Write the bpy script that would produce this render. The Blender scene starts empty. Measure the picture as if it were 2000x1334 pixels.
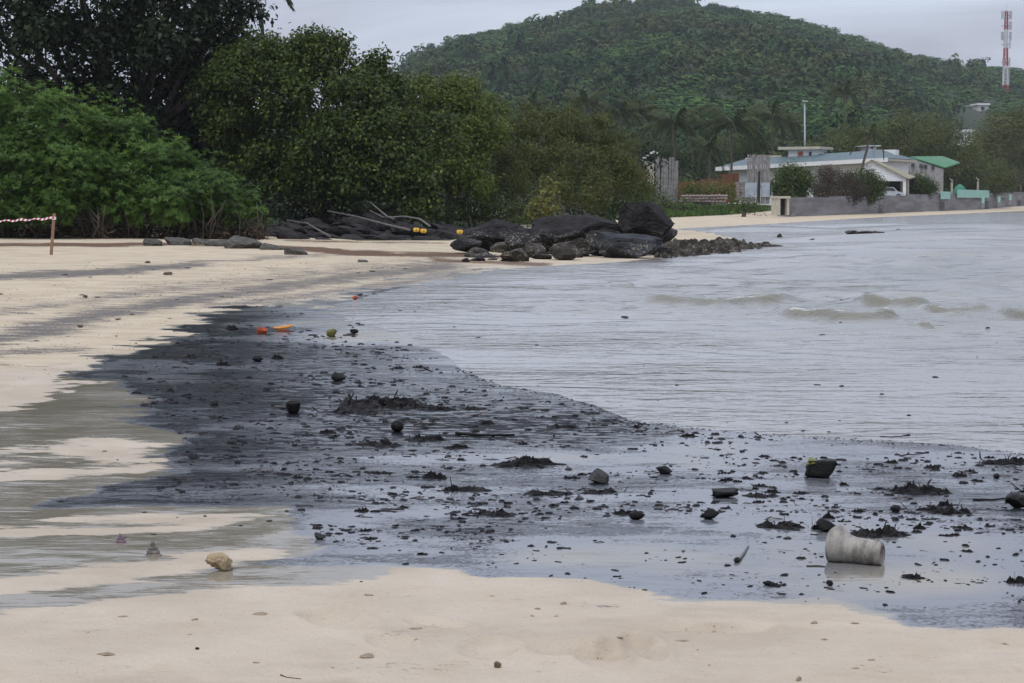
import bpy, bmesh, math, random
import numpy as np
from mathutils import Vector, Matrix

R = math.radians
rng = np.random.default_rng(7)
random.seed(7)
scene = bpy.context.scene
COL = scene.collection

# ------------------------------------------------------------------ camera
CAM_H = 1.1            # eye height above the still water, metres
FPX = 4000.0           # focal length in photograph pixels (2000 wide)
HOR = 390.0            # row of the true horizon
TP = (667.0 - HOR) / FPX
PITCH = math.atan(TP)
cam_d = bpy.data.cameras.new('camera'); cam_d.sensor_width = 36.0; cam_d.lens = 72.0
cam_d.clip_start = 0.1; cam_d.clip_end = 12000
cam = bpy.data.objects.new('camera', cam_d); COL.objects.link(cam)
cam.location = (0, 0, CAM_H); cam.rotation_euler = (math.pi / 2 - PITCH, 0, 0)
scene.camera = cam

# ------------------------------------------------------------------ sky, sun, exposure
SUN_EL, SUN_AZ = R(58), R(215)          # azimuth measured clockwise from +Y
w = bpy.data.worlds.new('World'); scene.world = w; w.use_nodes = True
nt = w.node_tree; nt.nodes.clear()
def wn(t, **k):
    n = nt.nodes.new(t)
    for a, v in k.items(): setattr(n, a, v)
    return n
out = wn('ShaderNodeOutputWorld'); bg = wn('ShaderNodeBackground')
sky = wn('ShaderNodeTexSky', sky_type='NISHITA', sun_disc=False, sun_elevation=SUN_EL, sun_rotation=SUN_AZ,
         air_density=1.0, dust_density=2.0, ozone_density=1.0)
tc = wn('ShaderNodeTexCoord'); sep = wn('ShaderNodeSeparateXYZ')
nt.links.new(tc.outputs['Generated'], sep.inputs[0])
zz = wn('ShaderNodeMath', operation='MAXIMUM'); zz.inputs[1].default_value = 0.0
nt.links.new(sep.outputs['Z'], zz.inputs[0])
za = wn('ShaderNodeMath', operation='ADD'); za.inputs[1].default_value = 0.055
nt.links.new(zz.outputs[0], za.inputs[0])
dx = wn('ShaderNodeMath', operation='DIVIDE'); dy = wn('ShaderNodeMath', operation='DIVIDE')
nt.links.new(sep.outputs['X'], dx.inputs[0]); nt.links.new(za.outputs[0], dx.inputs[1])
nt.links.new(sep.outputs['Y'], dy.inputs[0]); nt.links.new(za.outputs[0], dy.inputs[1])
cmb = wn('ShaderNodeCombineXYZ'); nt.links.new(dx.outputs[0], cmb.inputs[0]); nt.links.new(dy.outputs[0], cmb.inputs[1])
cn = wn('ShaderNodeTexNoise'); cn.inputs['Scale'].default_value = 0.42; cn.inputs['Detail'].default_value = 7
cn.inputs['Roughness'].default_value = 0.55; cn.inputs['Distortion'].default_value = 0.4
nt.links.new(cmb.outputs[0], cn.inputs['Vector'])
cr = wn('ShaderNodeValToRGB')                    # cloud radiance: grey-lavender bellies, paler breaks
cr.color_ramp.elements[0].position = 0.38; cr.color_ramp.elements[0].color = (0.375, 0.392, 0.485, 1)
cr.color_ramp.elements[1].position = 0.62; cr.color_ramp.elements[1].color = (0.57, 0.63, 0.74, 1)
nt.links.new(cn.outputs['Fac'], cr.inputs[0])
skm = wn('ShaderNodeMixRGB', blend_type='MULTIPLY'); skm.inputs[0].default_value = 1.0
skm.inputs[2].default_value = (0.09, 0.09, 0.09, 1); nt.links.new(sky.outputs[0], skm.inputs[1])
cm = wn('ShaderNodeMixRGB'); cm.inputs[0].default_value = 0.88
nt.links.new(skm.outputs[0], cm.inputs[1]); nt.links.new(cr.outputs[0], cm.inputs[2])
ov = wn('ShaderNodeMath', operation='MULTIPLY_ADD'); ov.inputs[1].default_value = 1.3; ov.inputs[2].default_value = 1.0   # overcast sky: zenith brighter than horizon
nt.links.new(zz.outputs[0], ov.inputs[0]); nt.links.new(ov.outputs[0], bg.inputs[1])
nt.links.new(cm.outputs[0], bg.inputs[0])
nt.links.new(bg.outputs[0], out.inputs[0])
sd_ = bpy.data.lights.new('sun', 'SUN'); sd_.energy = 1.0; sd_.angle = R(25); sd_.color = (1.0, 0.95, 0.88)
sun = bpy.data.objects.new('sun', sd_); COL.objects.link(sun)
sun.rotation_euler = Vector((-math.sin(SUN_AZ) * math.cos(SUN_EL), -math.cos(SUN_AZ) * math.cos(SUN_EL), -math.sin(SUN_EL))).to_track_quat('-Z', 'Y').to_euler()
sun.location = (0, 0, 60)
scene.view_settings.view_transform = 'Standard'; scene.view_settings.look = 'None'
scene.view_settings.exposure = 0.15; scene.view_settings.gamma = 1.0
scene.view_settings.use_curve_mapping = False
scene.cycles.max_bounces = 6; scene.cycles.diffuse_bounces = 3; scene.cycles.glossy_bounces = 3
scene.cycles.transmission_bounces = 2; scene.cycles.caustics_reflective = False; scene.cycles.caustics_refractive = False

# ------------------------------------------------------------------ geometry of the view -> places on the ground
CP, SP = math.cos(PITCH), math.sin(PITCH)
def ray(px, py):
    x = (px - 1000.0) / FPX; y = (667.0 - py) / FPX
    return x, CP + y * SP, y * CP - SP          # camera looks along +Y, pitched down
def G(px, py, z=0.0):
    x, y, c = ray(px, py); t = (z - CAM_H) / c
    return x * t, y * t
def At(px, py, Y):
    x, y, c = ray(px, py); t = Y / y
    return Vector((x * t, Y, CAM_H + c * t))
def proj(X, Y, Z):
    zc = Z - CAM_H
    d = Y * CP - zc * SP; v = Y * SP + zc * CP
    return 1000 + FPX * X / d, 667 - FPX * v / d

# ------------------------------------------------------------------ numpy noise
_perm = np.random.default_rng(3).random((256, 256)).astype(np.float32)
def vnoise(x, y):
    xi = np.floor(x).astype(int); yi = np.floor(y).astype(int)
    fx = x - xi; fy = y - yi
    fx = fx * fx * (3 - 2 * fx); fy = fy * fy * (3 - 2 * fy)
    a = _perm[xi & 255, yi & 255]; b = _perm[(xi + 1) & 255, yi & 255]
    c = _perm[xi & 255, (yi + 1) & 255]; d = _perm[(xi + 1) & 255, (yi + 1) & 255]
    return (a * (1 - fx) + b * fx) * (1 - fy) + (c * (1 - fx) + d * fx) * fy
def fbm(x, y, o=4):
    s = 0; a = 0.5; t = 0
    for i in range(o):
        s = s + a * vnoise(x * 2 ** i + 17.3 * i, y * 2 ** i + 9.1 * i); t += a; a *= 0.5
    return s / t
def sstep(a, b, x):
    t = np.clip((x - a) / (b - a), 0, 1); return t * t * (3 - 2 * t)
def polysd(X, Y, poly, sx=1.0, sy=1.0):
    """signed distance, positive inside"""
    P = np.asarray(poly, float); n = len(P)
    best = np.full(X.shape, 1e18); ins = np.zeros(X.shape, bool)
    for i in range(n):
        x0, y0 = P[i]; x1, y1 = P[(i + 1) % n]
        ax, ay = (X - x0) * sx, (Y - y0) * sy; bx, by = (x1 - x0) * sx, (y1 - y0) * sy
        h = np.clip((ax * bx + ay * by) / max(bx * bx + by * by, 1e-12), 0, 1)
        best = np.minimum(best, (ax - bx * h) ** 2 + (ay - by * h) ** 2)
        if y0 != y1:
            c = ((y0 > Y) != (y1 > Y)) & (X < (x1 - x0) * (Y - y0) / (y1 - y0) + x0)
            ins ^= c
    d = np.sqrt(best)
    return np.where(ins, d, -d)
def linesd(X, Y, pts, sx=1.0, sy=1.0):
    best = np.full(X.shape, 1e18)
    for (x0, y0), (x1, y1) in zip(pts[:-1], pts[1:]):
        ax, ay = (X - x0) * sx, (Y - y0) * sy; bx, by = (x1 - x0) * sx, (y1 - y0) * sy
        h = np.clip((ax * bx + ay * by) / max(bx * bx + by * by, 1e-12), 0, 1)
        best = np.minimum(best, (ax - bx * h) ** 2 + (ay - by * h) ** 2)
    return np.sqrt(best)

# ------------------------------------------------------------------ shore line and terrain height
SHORE = [(2900, 1000), (2400, 925), (2000, 886), (1850, 869), (1700, 860), (1540, 852), (1420, 843), (1300, 830), (1230, 822),
         (1160, 793), (1080, 771), (980, 753), (930, 736), (890, 716), (862, 692), (838, 670), (790, 650), (700, 628), (640, 606),
         (690, 585), (760, 566), (870, 546), (960, 528), (1040, 521), (1120, 517), (1210, 512), (1300, 503), (1400, 491), (1450, 484),
         (1440, 470), (1380, 462), (1310, 456), (1290, 450), (1330, 446), (1500, 437), (1700, 425), (2000, 412), (2500, 404)]
LAND = [G(*p) for p in SHORE] + [(700, 700), (900, 3000), (-1500, 3000), (-1500, -50), (60, -50), (60, -8), (9, 5.6)]
def H(X, Y, detail=True):
    X = np.asarray(X, float); Y = np.asarray(Y, float)
    sd = polysd(X, Y, LAND)
    far = sstep(55, 75, Y) * sstep(-4, 4, X - 0.02 * Y)
    back = sstep(44, 70, Y) * (1 - far)
    land = np.minimum(0.012 * sd, 0.25) * (1 - far) + np.minimum(0.036 * sd, 1.3) * far + back * np.clip((Y - 48) * 0.02, 0, 1.0)
    sea = np.maximum(0.03 * sd, -0.8)
    z = np.where(sd > 0, land, sea)
    if detail:
        k = np.clip((sd + 0.6) / 3, 0.12, 1)
        z = z + (fbm(X * 1.3, Y * 1.3, 4) - 0.5) * 0.022 * k * (sd > -4)
        z = z + (fbm(X * 0.35 + 40, Y * 0.35, 2) - 0.5) * 0.03 * np.clip(sd / 6, 0, 1)
        z = z + (fbm(X * 6, Y * 6 + 5, 3) - 0.5) * 0.007 * np.clip((sd - 1.5) / 2, 0, 1) * (Y < 30)
        for cx, cy, ra, rb, an in DENTS:               # shallow footprints and hollows
            near = (np.abs(X - cx) < 0.4) & (np.abs(Y - cy) < 0.4)
            if near.any():
                c, s_ = math.cos(an), math.sin(an); ex = ((X - cx) * c + (Y - cy) * s_) / ra; ey = (-(X - cx) * s_ + (Y - cy) * c) / rb; q = np.sqrt(ex * ex + ey * ey)
                z = z - np.where(near, 0.016 * np.exp(-q ** 4) - 0.005 * np.exp(-((q - 1.25) / 0.25) ** 2), 0)
    return z
_dr = random.Random(12)
DENTS = [(_dr.uniform(-0.5, 1.4), _dr.uniform(4.4, 5.3), _dr.uniform(.08, .14), _dr.uniform(.04, .07), _dr.uniform(0, 3.1)) for _ in range(14)]
DENTS += [(-3.0 + i * .45 + _dr.uniform(-.1, .1), 20 + i * 1.3 + _dr.uniform(-.3, .3), .15, .08, 1.2) for i in range(8)] + [(_dr.uniform(-6, -2.2), _dr.uniform(17, 28), _dr.uniform(.12, .2), _dr.uniform(.07, .12), _dr.uniform(0, 3.1)) for _ in range(22)]
def Gt(px, py):
    z = 0.0
    for i in range(8):
        x, y = G(px, py, z)
        z = 0.5 * z + 0.5 * float(H(np.array([x]), np.array([y]))[0])
    return Vector((x, y, z))

def GtN(px, py):
    px = np.asarray(px, float); py = np.asarray(py, float); z = np.zeros_like(px)
    X = (px - 1000) / FPX; v = (667 - py) / FPX; Yd = CP + v * SP; C = v * CP - SP
    for i in range(7):
        t = (z - CAM_H) / C; x, y = X * t, Yd * t; z = 0.5 * z + 0.5 * H(x, y)
    return x, y, z
# ------------------------------------------------------------------ materials
MATS = {}
def new_mat(name):
    m = bpy.data.materials.new(name); m.use_nodes = True
    n = m.node_tree; n.nodes.clear()
    o = n.nodes.new('ShaderNodeOutputMaterial'); p = n.nodes.new('ShaderNodeBsdfPrincipled')
    n.links.new(p.outputs[0], o.inputs[0]); MATS[name] = m
    return m, n, p, o
class NB:
    """small helper to wire nodes"""
    def __init__(s, n): s.n = n
    def node(s, t, **k):
        q = s.n.nodes.new(t)
        for a, v in k.items(): setattr(q, a, v)
        return q
    def link(s, a, b): s.n.links.new(a, b)
    def val(s, v, inp):
        if hasattr(v, 'is_output'): s.link(v, inp)
        else: inp.default_value = v
    def math(s, op, a, b=0.0, clamp=False):
        q = s.node('ShaderNodeMath', operation=op, use_clamp=clamp); s.val(a, q.inputs[0]); s.val(b, q.inputs[1]); return q.outputs[0]
    def mix(s, f, a, b, mode='MIX'):
        q = s.node('ShaderNodeMixRGB', blend_type=mode); s.val(f, q.inputs[0])
        s.val(a if hasattr(a, 'is_output') else (*a, 1)[:4], q.inputs[1]); s.val(b if hasattr(b, 'is_output') else (*b, 1)[:4], q.inputs[2]); return q.outputs[0]
    def lerp(s, f, a, b):
        q = s.node('ShaderNodeMix', data_type='FLOAT'); s.val(f, q.inputs[0]); s.val(a, q.inputs[2]); s.val(b, q.inputs[3]); return q.outputs[0]
    def step(s, x, lo, hi):
        q = s.node('ShaderNodeMapRange', interpolation_type='SMOOTHSTEP'); s.val(x, q.inputs[0]); q.inputs[1].default_value = lo; q.inputs[2].default_value = hi; return q.outputs[0]
    def noise(s, vec, scale, detail=4, rough=0.55, dist=0.0):
        q = s.node('ShaderNodeTexNoise'); s.link(vec, q.inputs['Vector']); q.inputs['Scale'].default_value = scale
        q.inputs['Detail'].default_value = detail; q.inputs['Roughness'].default_value = rough; q.inputs['Distortion'].default_value = dist; return q.outputs['Fac']
    def vor(s, vec, scale):
        q = s.node('ShaderNodeTexVoronoi'); s.link(vec, q.inputs['Vector']); q.inputs['Scale'].default_value = scale; return q
    def attr(s, name): return s.node('ShaderNodeAttribute', attribute_name=name).outputs['Fac']
    def pos(s): return s.node('ShaderNodeNewGeometry').outputs['Position']
    def obj(s): return s.node('ShaderNodeTexCoord').outputs['Object']
    def scale(s, vec, v):
        q = s.node('ShaderNodeMapping'); s.link(vec, q.inputs[0]); q.inputs['Scale'].default_value = v; return q.outputs[0]
    def bump(s, h, strength, dist, normal=None):
        q = s.node('ShaderNodeBump'); s.val(strength, q.inputs['Strength']); s.val(dist, q.inputs['Distance']); s.link(h, q.inputs['Height'])
        if normal is not None: s.link(normal, q.inputs['Normal'])
        return q.outputs[0]

def simple_mat(name, c1, c2, rough=0.7, scale=8.0, bump=0.0, spec=0.4, coord='obj', detail=5):
    m, n, p, o = new_mat(name); b = NB(n)
    v = b.obj() if coord == 'obj' else b.pos()
    f = b.noise(v, scale, detail, 0.6)
    b.link(b.mix(b.step(f, 0.3, 0.7), c1, c2), p.inputs['Base Color'])
    p.inputs['Roughness'].default_value = rough; p.inputs['Specular IOR Level'].default_value = spec
    if bump: b.link(b.bump(b.noise(v, scale * 3, 4), 0.6, bump), p.inputs['Normal'])
    return m

def leaf_mat(name, dark, mid, light, rough=0.55, trans=0.25, spec=0.2):
    m, n, p, o = new_mat(name); b = NB(n)
    cr = b.node('ShaderNodeValToRGB'); e = cr.color_ramp.elements
    e[0].position = 0.0; e[0].color = (*dark, 1); e[1].position = 1.0; e[1].color = (*light, 1)
    q = e.new(0.55); q.color = (*mid, 1)
    b.link(b.attr('v'), cr.inputs[0]); b.link(cr.outputs[0], p.inputs['Base Color'])
    p.inputs['Roughness'].default_value = rough; p.inputs['Specular IOR Level'].default_value = spec
    t = b.node('ShaderNodeBsdfTranslucent'); b.link(cr.outputs[0], t.inputs[0])
    mx = b.node('ShaderNodeMixShader'); mx.inputs[0].default_value = trans
    b.link(p.outputs[0], mx.inputs[1]); b.link(t.outputs[0], mx.inputs[2]); b.link(mx.outputs[0], o.inputs[0])
    return m

# ------------------------------------------------------------------ object helpers
def link(o, parent=None):
    COL.objects.link(o)
    if parent is not None: o.parent = parent
    return o
def tag(o, label=None, cat=None, group=None, kind=None):
    if label: o['label'] = label
    if cat: o['category'] = cat
    if group: o['group'] = group
    o['kind'] = kind or 'thing'
    return o
def empty(name, loc=(0, 0, 0), rz=0.0):
    o = bpy.data.objects.new(name, None); link(o); o.location = loc; o.rotation_euler = (0, 0, rz); o.empty_display_size = 0.1
    return o
def np_mesh(name, V, F, mat=None, smooth=False, attrs=None, fattrs=None):
    """V (n,3), F (m,k) constant k"""
    V = np.asarray(V, np.float32); F = np.asarray(F, np.int32); k = F.shape[1]
    me = bpy.data.meshes.new(name)
    me.vertices.add(len(V)); me.vertices.foreach_set('co', V.ravel())
    me.loops.add(F.size); me.loops.foreach_set('vertex_index', F.ravel())
    me.polygons.add(len(F)); me.polygons.foreach_set('loop_start', np.arange(0, F.size, k, dtype=np.int32))
    try: me.polygons.foreach_set('loop_total', np.full(len(F), k, np.int32))
    except Exception: pass
    if smooth: me.polygons.foreach_set('use_smooth', np.ones(len(F), bool))
    for d, dom in ((attrs, 'POINT'), (fattrs, 'FACE')):
        for an, av in (d or {}).items():
            a = me.attributes.new(an, 'FLOAT', dom); a.data.foreach_set('value', np.asarray(av, np.float32).ravel())
    me.update(calc_edges=True); me.validate()
    if mat: me.materials.append(mat)
    return me
def mobj(name, me, parent=None, loc=None):
    o = bpy.data.objects.new(name, me); link(o, parent)
    if loc is not None: o.location = loc
    return o
class MB:
    """collects simple shapes into one mesh"""
    def __init__(s): s.v = []; s.f = []; s.m = []
    def add(s, vs, fs, mi=0):
        k = len(s.v); s.v += [tuple(x) for x in vs]; s.f += [tuple(i + k for i in f) for f in fs]; s.m += [mi] * len(fs); return s
    def box(s, x0, y0, z0, x1, y1, z1, mi=0):
        return s.add([(x0, y0, z0), (x1, y0, z0), (x1, y1, z0), (x0, y1, z0), (x0, y0, z1), (x1, y0, z1), (x1, y1, z1), (x0, y1, z1)],
                     [(0, 3, 2, 1), (4, 5, 6, 7), (0, 1, 5, 4), (1, 2, 6, 5), (2, 3, 7, 6), (3, 0, 4, 7)], mi)
    def prism(s, pts, d, mi=0):
        """pts in xz plane extruded along +y by d"""
        n = len(pts); y0, y1 = d
        vs = [(x, y0, z) for x, z in pts] + [(x, y1, z) for x, z in pts]
        fs = [tuple(range(n)), tuple(range(2 * n - 1, n - 1, -1))] + [(i, i + n, (i + 1) % n + n, (i + 1) % n) for i in range(n)]
        return s.add(vs, fs, mi)
    def tube(s, pts, rad, sides=6, mi=0):
        pts = [Vector(p) for p in pts]; n = len(pts)
        if not hasattr(rad, '__len__'): rad = [rad] * n
        vs = []; fs = []
        for i, p in enumerate(pts):
            d = (pts[min(i + 1, n - 1)] - pts[max(i - 1, 0)]).normalized()
            a = d.cross(Vector((0.31, 0.2, 0.93))); a = a.normalized() if a.length > 1e-4 else Vector((1, 0, 0))
            c = d.cross(a).normalized()
            for k in range(sides):
                t = 2 * math.pi * k / sides; vs.append(p + (a * math.cos(t) + c * math.sin(t)) * rad[i])
        for i in range(n - 1):
            for k in range(sides):
                a0 = i * sides + k; a1 = i * sides + (k + 1) % sides
                fs.append((a0, a1, a1 + sides, a0 + sides))
        fs.append(tuple(range(sides - 1, -1, -1))); fs.append(tuple(range((n - 1) * sides, n * sides)))
        return s.add(vs, fs, mi)
    def mesh(s, name, mats, smooth=False):
        me = bpy.data.meshes.new(name); me.from_pydata(s.v, [], s.f)
        for m in (mats if isinstance(mats, (list, tuple)) else [mats]): me.materials.append(m)
        me.polygons.foreach_set('material_index', s.m)
        if smooth: me.polygons.foreach_set('use_smooth', [True] * len(s.f))
        me.update(); return me
    def build(s, name, mats, parent=None, smooth=False, loc=None):
        return mobj(name, s.mesh(name, mats, smooth), parent, loc)

# ================================================================== GROUND
def ground_material():
    m, n, p, o = new_mat('beach_sand'); b = NB(n); P = b.pos()
    oil, wet, stain, brown, grass, damp = [b.attr(k) for k in ('oil', 'wet', 'stain', 'brown', 'grass', 'damp')]
    n1 = b.noise(P, 2.2, 6, 0.6); n2 = b.noise(P, 14, 6, 0.65); n3 = b.noise(P, 70, 5, 0.65); n4 = b.noise(P, 0.5, 4, 0.6)
    sand = b.mix(b.step(n1, 0.3, 0.7), (0.48, 0.395, 0.275), (0.57, 0.485, 0.355))
    dampc = b.mix(b.step(n1, 0.3, 0.7), (0.455, 0.38, 0.285), (0.535, 0.455, 0.35))
    sand = b.mix(damp, sand, dampc)
    warm = b.math('MULTIPLY', b.step(b.noise(P, 5, 5, 0.65), 0.56, 0.72), 0.55)
    sand = b.mix(warm, sand, (0.43, 0.33, 0.21))
    mot = b.noise(b.scale(P, (0.6, 1, 1)), 1.6, 7, 0.7); sand = b.mix(b.math('MULTIPLY', b.step(mot, 0.46, 0.66), 0.55), sand, (0.36, 0.29, 0.21))
    sand = b.mix(b.math('MULTIPLY', b.step(b.noise(P, 190, 3, 0.7), 0.60, 0.70), 0.5), sand, (0.20, 0.15, 0.10))
    sand = b.mix(b.math('MULTIPLY', b.step(n3, 0.60, 0.72), 0.45), sand, (0.24, 0.19, 0.13))
    # oil-stained bands left on the dry beach
    sn = b.math('ADD', b.math('MULTIPLY', b.noise(b.scale(P, (0.45, 1, 1)), 7, 6, 0.7), 0.55), b.math('MULTIPLY', b.noise(P, 45, 4, 0.7), 0.45))
    st = b.step(b.math('ADD', stain, b.math('MULTIPLY', b.math('SUBTRACT', sn, 0.52), 4.4)), 0.28, 0.85)
    sand = b.mix(b.math('MULTIPLY', st, 0.9), sand, (0.105, 0.098, 0.096))
    br = b.step(b.math('ADD', brown, b.math('MULTIPLY', b.math('SUBTRACT', n2, 0.5), 1.1)), 0.35, 0.65)
    sand = b.mix(br, sand, b.mix(n3, (0.05, 0.03, 0.02), (0.20, 0.12, 0.07)))
    gr = b.step(b.math('ADD', grass, b.math('MULTIPLY', b.math('SUBTRACT', n4, 0.5), 0.5)), 0.4, 0.6)
    sand = b.mix(gr, sand, b.mix(n1, (0.03, 0.045, 0.015), (0.06, 0.07, 0.03)))
    Ps = b.scale(P, (0.38, 1, 1)); e1 = b.noise(Ps, 2.6, 6, 0.6, 0.6); e2 = b.noise(Ps, 18, 4, 0.6)
    ed = b.math('ADD', b.math('MULTIPLY', e1, 0.66), b.math('MULTIPLY', e2, 0.34))
    # wet film
    wf = b.step(b.math('ADD', wet, b.math('MULTIPLY', b.math('SUBTRACT', ed, 0.5), 2.3)), 0.40, 0.58)
    wetc = b.mix(n1, (0.20, 0.175, 0.125), (0.28, 0.25, 0.195))
    wetc = b.mix(b.step(oil, 0.05, 0.35), wetc, (0.135, 0.140, 0.155))  # blue-grey sky sheen put into the oily film's base colour
    base = b.mix(wf, sand, wetc)
    no = b.math('ADD', b.math('MULTIPLY', ed, 0.65), b.math('MULTIPLY', n3, 0.35))
    of = b.step(b.math('ADD', oil, b.math('MULTIPLY', b.math('SUBTRACT', no, 0.5), 2.4)), 0.40, 0.62)
    base = b.mix(of, base, (0.016, 0.020, 0.028))
    tn = b.noise(b.scale(P, (0.5, 1, 1)), 17, 7, 0.72, 0.5)
    tar = b.math('MULTIPLY', of, b.step(b.math('ADD', tn, b.math('MULTIPLY', b.math('SUBTRACT', oil, 0.58), 0.26)), 0.515, 0.555))
    base = b.mix(tar, base, (0.006, 0.006, 0.007))
    b.link(base, p.inputs['Base Color'])
    film = b.math('MAXIMUM', wf, of)
    rg = b.lerp(film, b.lerp(damp, 0.95, 0.55), 0.07)
    rg = b.lerp(tar, rg, 0.5)
    b.link(rg, p.inputs['Roughness'])
    p.inputs['IOR'].default_value = 1.55
    b.link(b.lerp(tar, b.lerp(film, 0.20, 0.5), 0.05), p.inputs['Specular IOR Level'])
    gn = b.node('ShaderNodeNewGeometry').outputs['Normal']; va = b.node('ShaderNodeVectorMath', operation='ADD'); b.link(gn, va.inputs[0])
    tl = b.node('ShaderNodeCombineXYZ'); b.link(b.math('MULTIPLY', film, b.math('MULTIPLY', b.attr('lean'), -1.0)), tl.inputs[1]); b.link(tl.outputs[0], va.inputs[1])
    vn = b.node('ShaderNodeVectorMath', operation='NORMALIZE'); b.link(va.outputs[0], vn.inputs[0])
    hd = b.math('ADD', b.math('MULTIPLY', n2, 0.5), b.math('MULTIPLY', n3, 0.25))
    b1 = b.bump(hd, b.lerp(film, 0.7, 0.0), 0.02, vn.outputs[0])
    wr = b.math('ADD', b.noise(Ps, 7.0, 4, 0.55, 0.3), b.math('ADD', b.math('MULTIPLY', e2, 0.22), b.math('MULTIPLY', tn, b.math('MULTIPLY', of, 0.30))))
    b2 = b.bump(wr, b.lerp(film, 0.0, 0.8), 0.007, b1)
    b.link(b2, p.inputs['Normal'])
    return m

def build_ground():
    bb = np.concatenate([np.arange(1560, 700, -2.6), np.arange(700, 400, -2.0), np.arange(400, 394.2, -1.2)])
    Yr = np.concatenate([[-30, -5, 0.3, 1.2, 2.2, 3.0], CAM_H * FPX / (bb - HOR), [1300, 1500]])
    U = np.linspace(-0.40, 0.44, 540)
    Yc = np.maximum(Yr, 3.3)
    XX = U[None, :] * Yc[:, None] * (1 + 0 * Yc[:, None]); YY = np.repeat(Yr[:, None], len(U), 1)
    XX = np.where(np.abs(U[None, :]) > 0.34, XX * (1 + (np.abs(U[None, :]) - 0.34) * 40), XX); XX = np.clip(XX, -900, 900)
    x = XX.ravel(); y = YY.ravel(); z = H(x, y)
    a, bpx = proj(x, np.maximum(y, 1.5), z)
    # natural, uneven outlines: warp the outline coordinates by noise fixed to the ground
    wa = (fbm(x * 1.7 + 5, y * 1.7, 4) - 0.5) * 230 + (fbm(x * 7, y * 7 + 3, 3) - 0.5) * 120
    wb = (fbm(x * 1.1 + 50, y * 1.1 + 8, 4) - 0.5) * 34
    A, B = a + wa, bpx + wb
    wetP = [(990, 520), (860, 547), (760, 563), (650, 582), (560, 590), (440, 603), (415, 620), (350, 645), (300, 668), (235, 695), (180, 720), (140, 745),
            (60, 775), (-60, 800), (-400, 830), (-900, 900), (-900, 1230), (-200, 1225), (0, 1200), (200, 1182), (400, 1162), (560, 1150), (640, 1138), (800, 1108), (900, 1113), (960, 1128), (1100, 1134),
            (1200, 1158), (1300, 1171), (1400, 1171), (1550, 1180), (1600, 1190), (1700, 1200), (1745, 1224), (1850, 1228), (2000, 1226), (2600, 1240),
            (3200, 1000), (2400, 800), (1000, 600)]
    wsd = polysd(A, B, wetP, 0.22, 1.0)
    wet = 0.5 + np.clip(wsd / 26, -0.9, 0.75)
    # sand bars that are only damp, between the films on the left
    for bar, s in (([(-900, 900), (0, 878), (120, 868), (360, 872), (330, 905), (200, 930), (0, 945), (-900, 975)], 14),
                   ([(-900, 1050), (0, 1022), (200, 1005), (520, 992), (560, 1012), (440, 1030), (120, 1050), (0, 1060)], 12),
                   ([(-900, 1180), (0, 1130), (300, 1090), (590, 1060), (640, 1072), (560, 1095), (250, 1130), (0, 1165)], 14),
                   ([(560, 890), (900, 870), (1250, 880), (1500, 880), (1300, 905), (900, 905), (600, 910)], 14)):
        k = polysd(A, B, bar, 0.2, 1.0); wet -= 0.52 * sstep(-s, s * 0.8, k)
    wet -= 0.33 * sstep(700, 350, a) * sstep(740, 800, bpx) + 0.10 * sstep(1050, 1110, bpx) * sstep(800, 500, a)
    wet = np.clip(wet, -0.4, 1.25)
    oilP = [(900, 545), (640, 588), (440, 607), (400, 628), (330, 662), (240, 692), (150, 737), (215, 762), (265, 800), (230, 830), (380, 868), (340, 905), (250, 938),
            (110, 975), (70, 1000), (300, 988), (560, 985), (570, 1012), (545, 1040), (640, 1058), (640, 1085), (470, 1106), (620, 1112), (760, 1106), (890, 1112), (960, 1130),
            (1100, 1136), (1200, 1160), (1300, 1172), (1400, 1173), (1550, 1172), (1600, 1188), (1700, 1200), (1745, 1226), (1850, 1230), (2000, 1228), (2600, 1240), (3200, 1000), (2400, 800), (1000, 600)]
    osd = polysd(A, B, oilP, 0.22, 1.0)
    amount = 0.615 + 0.10 * sstep(900, 350, a) * sstep(1010, 960, bpx) - 0.06 * sstep(950, 1300, a) * sstep(900, 1150, bpx) + 0.06 * sstep(640, 600, bpx)
    amount = amount + (fbm(x * 0.9 + 20, y * 0.6, 4) - 0.5) * 1.1
    # pale window of clean film right and below
    for c, r, d in (((1780, 1140), (330, 40), 0.40), ((1000, 1085), (380, 26), 0.22), ((1200, 890), (480, 26), 0.34), ((1950, 1060), (200, 40), 0.3), ((700, 668), (300, 12), 0.35), ((700, 615), (160, 12), 0.2), ((760, 640), (170, 34), 0.34), ((850, 720), (220, 34), 0.22), ((450, 905), (200, 16), 0.3)):
        amount = amount - d * np.exp(-(((A - c[0]) / r[0]) ** 2 + ((B - c[1]) / r[1]) ** 2))
    oil = np.clip(amount * sstep(-10, 8, osd) - 0.4 * sstep(8, -10, osd), -0.5, 1.1)
    st = np.zeros_like(x)
    for pts, wd, s in (([(-700, 800), (-200, 710), (0, 662), (140, 630), (280, 600), (420, 578), (560, 558), (700, 540), (860, 522)], 11, 0.75),
                       ([(-700, 570), (-100, 548), (0, 540), (150, 534), (280, 525), (370, 518)], 7, 0.95),
                       ([(250, 522), (420, 510), (600, 498), (720, 494)], 4, 0.62),
                       ([(-300, 640), (0, 612), (250, 575), (480, 548), (700, 525), (880, 510)], 9, 0.50),
                       ([(-400, 760), (0, 690), (80, 685), (150, 682)], 9, 0.6),
                       ([(0, 715), (60, 718), (120, 712)], 4, 0.5),
                       ([(300, 560), (600, 530), (860, 505)], 10, 0.35),
                       ([(420, 600), (600, 578), (760, 556), (900, 532)], 8, 0.62),
                       ([(750, 1245), (800, 1225), (860, 1222)], 4, 0.42), ([(950, 1175), (1100, 1165)], 4, 0.3), ([(1060, 1180), (1180, 1185)], 5, 0.38)):
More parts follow.
